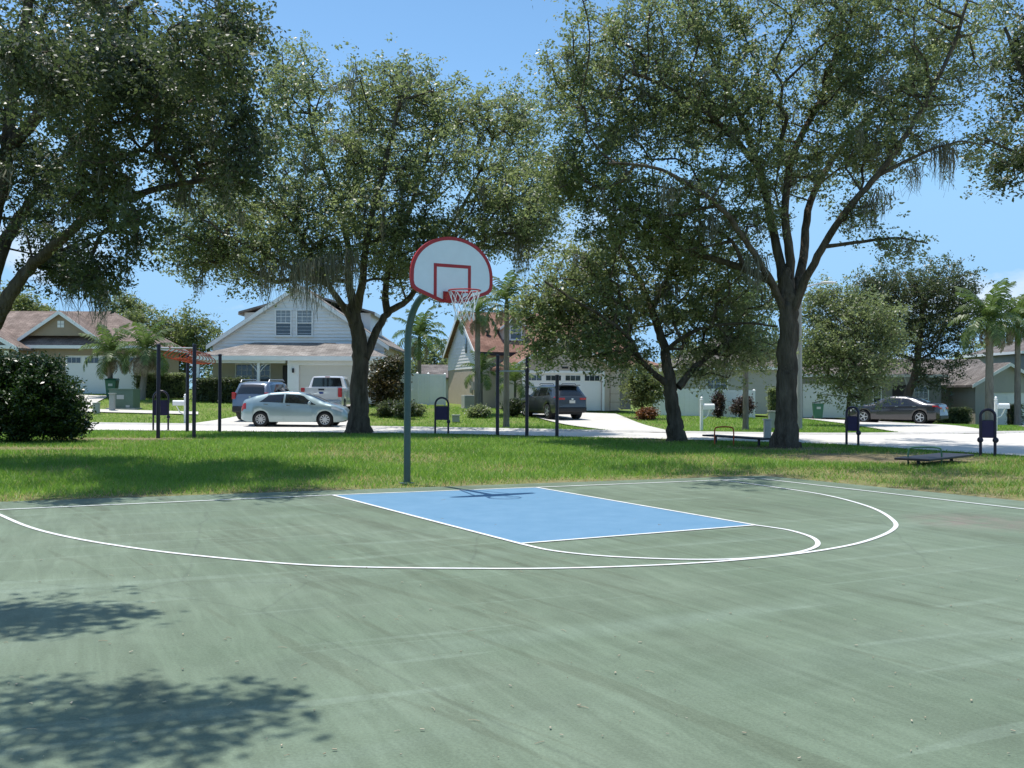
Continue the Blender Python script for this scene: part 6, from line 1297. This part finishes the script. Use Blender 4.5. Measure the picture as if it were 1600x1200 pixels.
c.box('tail_light', M_tail, -2.40, -2.25, 0.70, 0.88, 0.95, 1.25, 0.02); c.box('tail_light', M_tail, -2.40, -2.25, -0.88, -0.70, 0.95, 1.25, 0.02); c.end_box('licence_plate', M_plate, -1, -0.16, 0.16, 0.80, 0.94); c.box('rear_bumper', M_black, -2.43, -2.1, -0.86, 0.86, 0.34, 0.62, 0.05); c.box('emblem', M_chrome, -2.392, -2.37, -0.05, 0.05, 1.02, 1.08, 0.008)
for sy in (-1, 1): MB().tube([(-1.8, sy*0.68, 1.73), (-1.7, sy*0.68, 1.84), (0.0, sy*0.68, 1.86), (0.15, sy*0.68, 1.78)], 0.024, 6).build('roof_rail', M_galv, c.root)
# white pickup, tailgate towards the street
p = GX(516, 51); pw = mat('white_truck_paint', (0.50, 0.51, 0.52), 0.30, 0.02, 2, spec=0.6, coat=0.7)
c = Car('pickup_truck', 'white pickup truck with dark rear window beside the slate blue SUV', (p.x, p.y, Z(p.x, p.y)+0.03), R(92), pw, 5.80, 2.02,
        [(-2.90, 1.36), (-1.12, 1.36), (-1.08, 1.40), (-0.92, 1.88), (-0.7, 1.95), (0.5, 1.95), (0.75, 1.88), (1.35, 1.36), (2.5, 1.26), (2.85, 1.1), (2.90, 0.9)],
        [(-2.90, 1.34), (-1.1, 1.34), (0, 1.32), (1.3, 1.28), (2.5, 1.2), (2.9, 0.86)], [(-2.90, 0.965), (-2.7, 0.98), (1.8, 1.0), (2.5, 0.96), (2.9, 0.80)], 3.68, 0.12, 0.41, sill=0.42, nsp=6, tumble=0.14, arch=1.14, cat='pickup truck')
c.patch('side_window', M_cglass, -0.95, -0.05, 1.10, 1.84, slant=(0.10, 0)); c.patch('side_window', M_cglass, 0.03, 1.25, 1.10, 1.84, slant=(0, -0.45)); c.top_patch('windshield', M_cglass, 0.80, 1.30, 0.92); c.door(-0.98, -0.02); c.door(0.02, 1.12); c.mirror(1.0, M_black)
MB().prism([(-0.76, 1.42), (0.76, 1.42), (0.66, 1.85), (-0.66, 1.85)], (0.02, 0, 0), (-1.105, 0, 0), (0, 1, 0), (0, 0, 1)).build('rear_window', M_cglass, c.root).rotation_euler = (0, R(0), 0)
tg = c.box('tailgate', pw, -2.935, -2.895, -0.78, 0.78, 0.82, 1.36, 0.02); c.box('tailgate_handle', M_black, -2.95, -2.93, -0.14, 0.14, 1.22, 1.30, 0.006, tg); em = MB().lathe([(0.0, -0.012), (0.085, -0.012), (0.09, 0.0)], 20, 'Y').build('oval_emblem', mat('blue_emblem', (0.02, 0.05, 0.22), 0.3), tg, loc=(-2.945, 0, 1.10)); em.rotation_euler = (0, 0, R(-90)); em.scale = (1.35, 1, 0.55)
for sy in (-1, 1): c.box('tail_light', M_tail, -2.94, -2.78, min(sy*0.80, sy*0.985), max(sy*0.80, sy*0.985), 0.90, 1.34, 0.02)
c.box('rear_bumper', M_chrome, -3.02, -2.86, -0.95, 0.95, 0.50, 0.72, 0.03); c.box('licence_plate', M_plate, -3.035, -3.02, -0.16, 0.16, 0.56, 0.70, 0.004); c.box('third_brake_light', M_tail, -0.97, -0.93, -0.12, 0.12, 1.885, 1.92, 0.004)
# dark sedan on the right-hand drive
p = GX(1401, 54.5); ps = mat('graphite_paint', (0.035, 0.036, 0.043), 0.25, 0.02, 2, metal=0.35, spec=0.6, coat=0.9)
c = Car('parked_car', 'dark graphite sedan parked in the grey house driveway', (p.x, p.y, Z(p.x, p.y)+0.03), R(141), ps, 4.94, 1.87,
        [(-2.47, 0.86), (-2.42, 1.02), (-2.2, 1.10), (-1.75, 1.14), (-1.25, 1.33), (-0.7, 1.46), (0.0, 1.48), (0.35, 1.43), (1.05, 1.07), (1.3, 1.01), (2.1, 0.90), (2.40, 0.74), (2.47, 0.58)],
        [(-2.47, 0.83), (-2.38, 0.98), (-1.8, 1.0), (-0.5, 0.97), (0.9, 0.94), (1.5, 0.92), (2.1, 0.84), (2.47, 0.53)], [(-2.47, 0.80), (-2.3, 0.92), (-1.8, 0.99), (1.4, 1.0), (2.1, 0.92), (2.47, 0.66)], 2.97, 0.0, 0.345, nsp=5, tumble=0.20)
c.patch('side_window', M_cglass, -1.40, -0.52, 1.10, 1.86, slant=(0.42, 0)); c.patch('side_window', M_cglass, -0.44, 0.92, 1.10, 1.86, slant=(0, -0.60)); c.top_patch('windshield', M_cglass, 0.42, 1.02, 0.92); c.top_patch('rear_window', M_cglass, -1.72, -0.98, 0.86); c.door(-1.38, -0.48); c.door(-0.46, 0.80); c.mirror(0.72)
c.lamps(M_tail, -2.44, -2.12, 0.80, 1.0, 'tail_light'); c.lamps(M_head, 2.0, 2.36, 0.70, 0.95, 'headlight'); c.end_box('licence_plate', M_plate, -1, -0.16, 0.16, 0.66, 0.80); c.box('rear_bumper', M_black, -2.50, -2.2, -0.74, 0.74, 0.26, 0.46, 0.03)
for sy in (-1, 1): c.box('tail_light', M_tail, -2.485, -2.40, min(sy*0.36, sy*0.72), max(sy*0.36, sy*0.72), 0.78, 0.90, 0.02)
c.patch('rear_quarter_trim', M_black, -2.40, -1.95, 0.0, 0.12, 0.008)
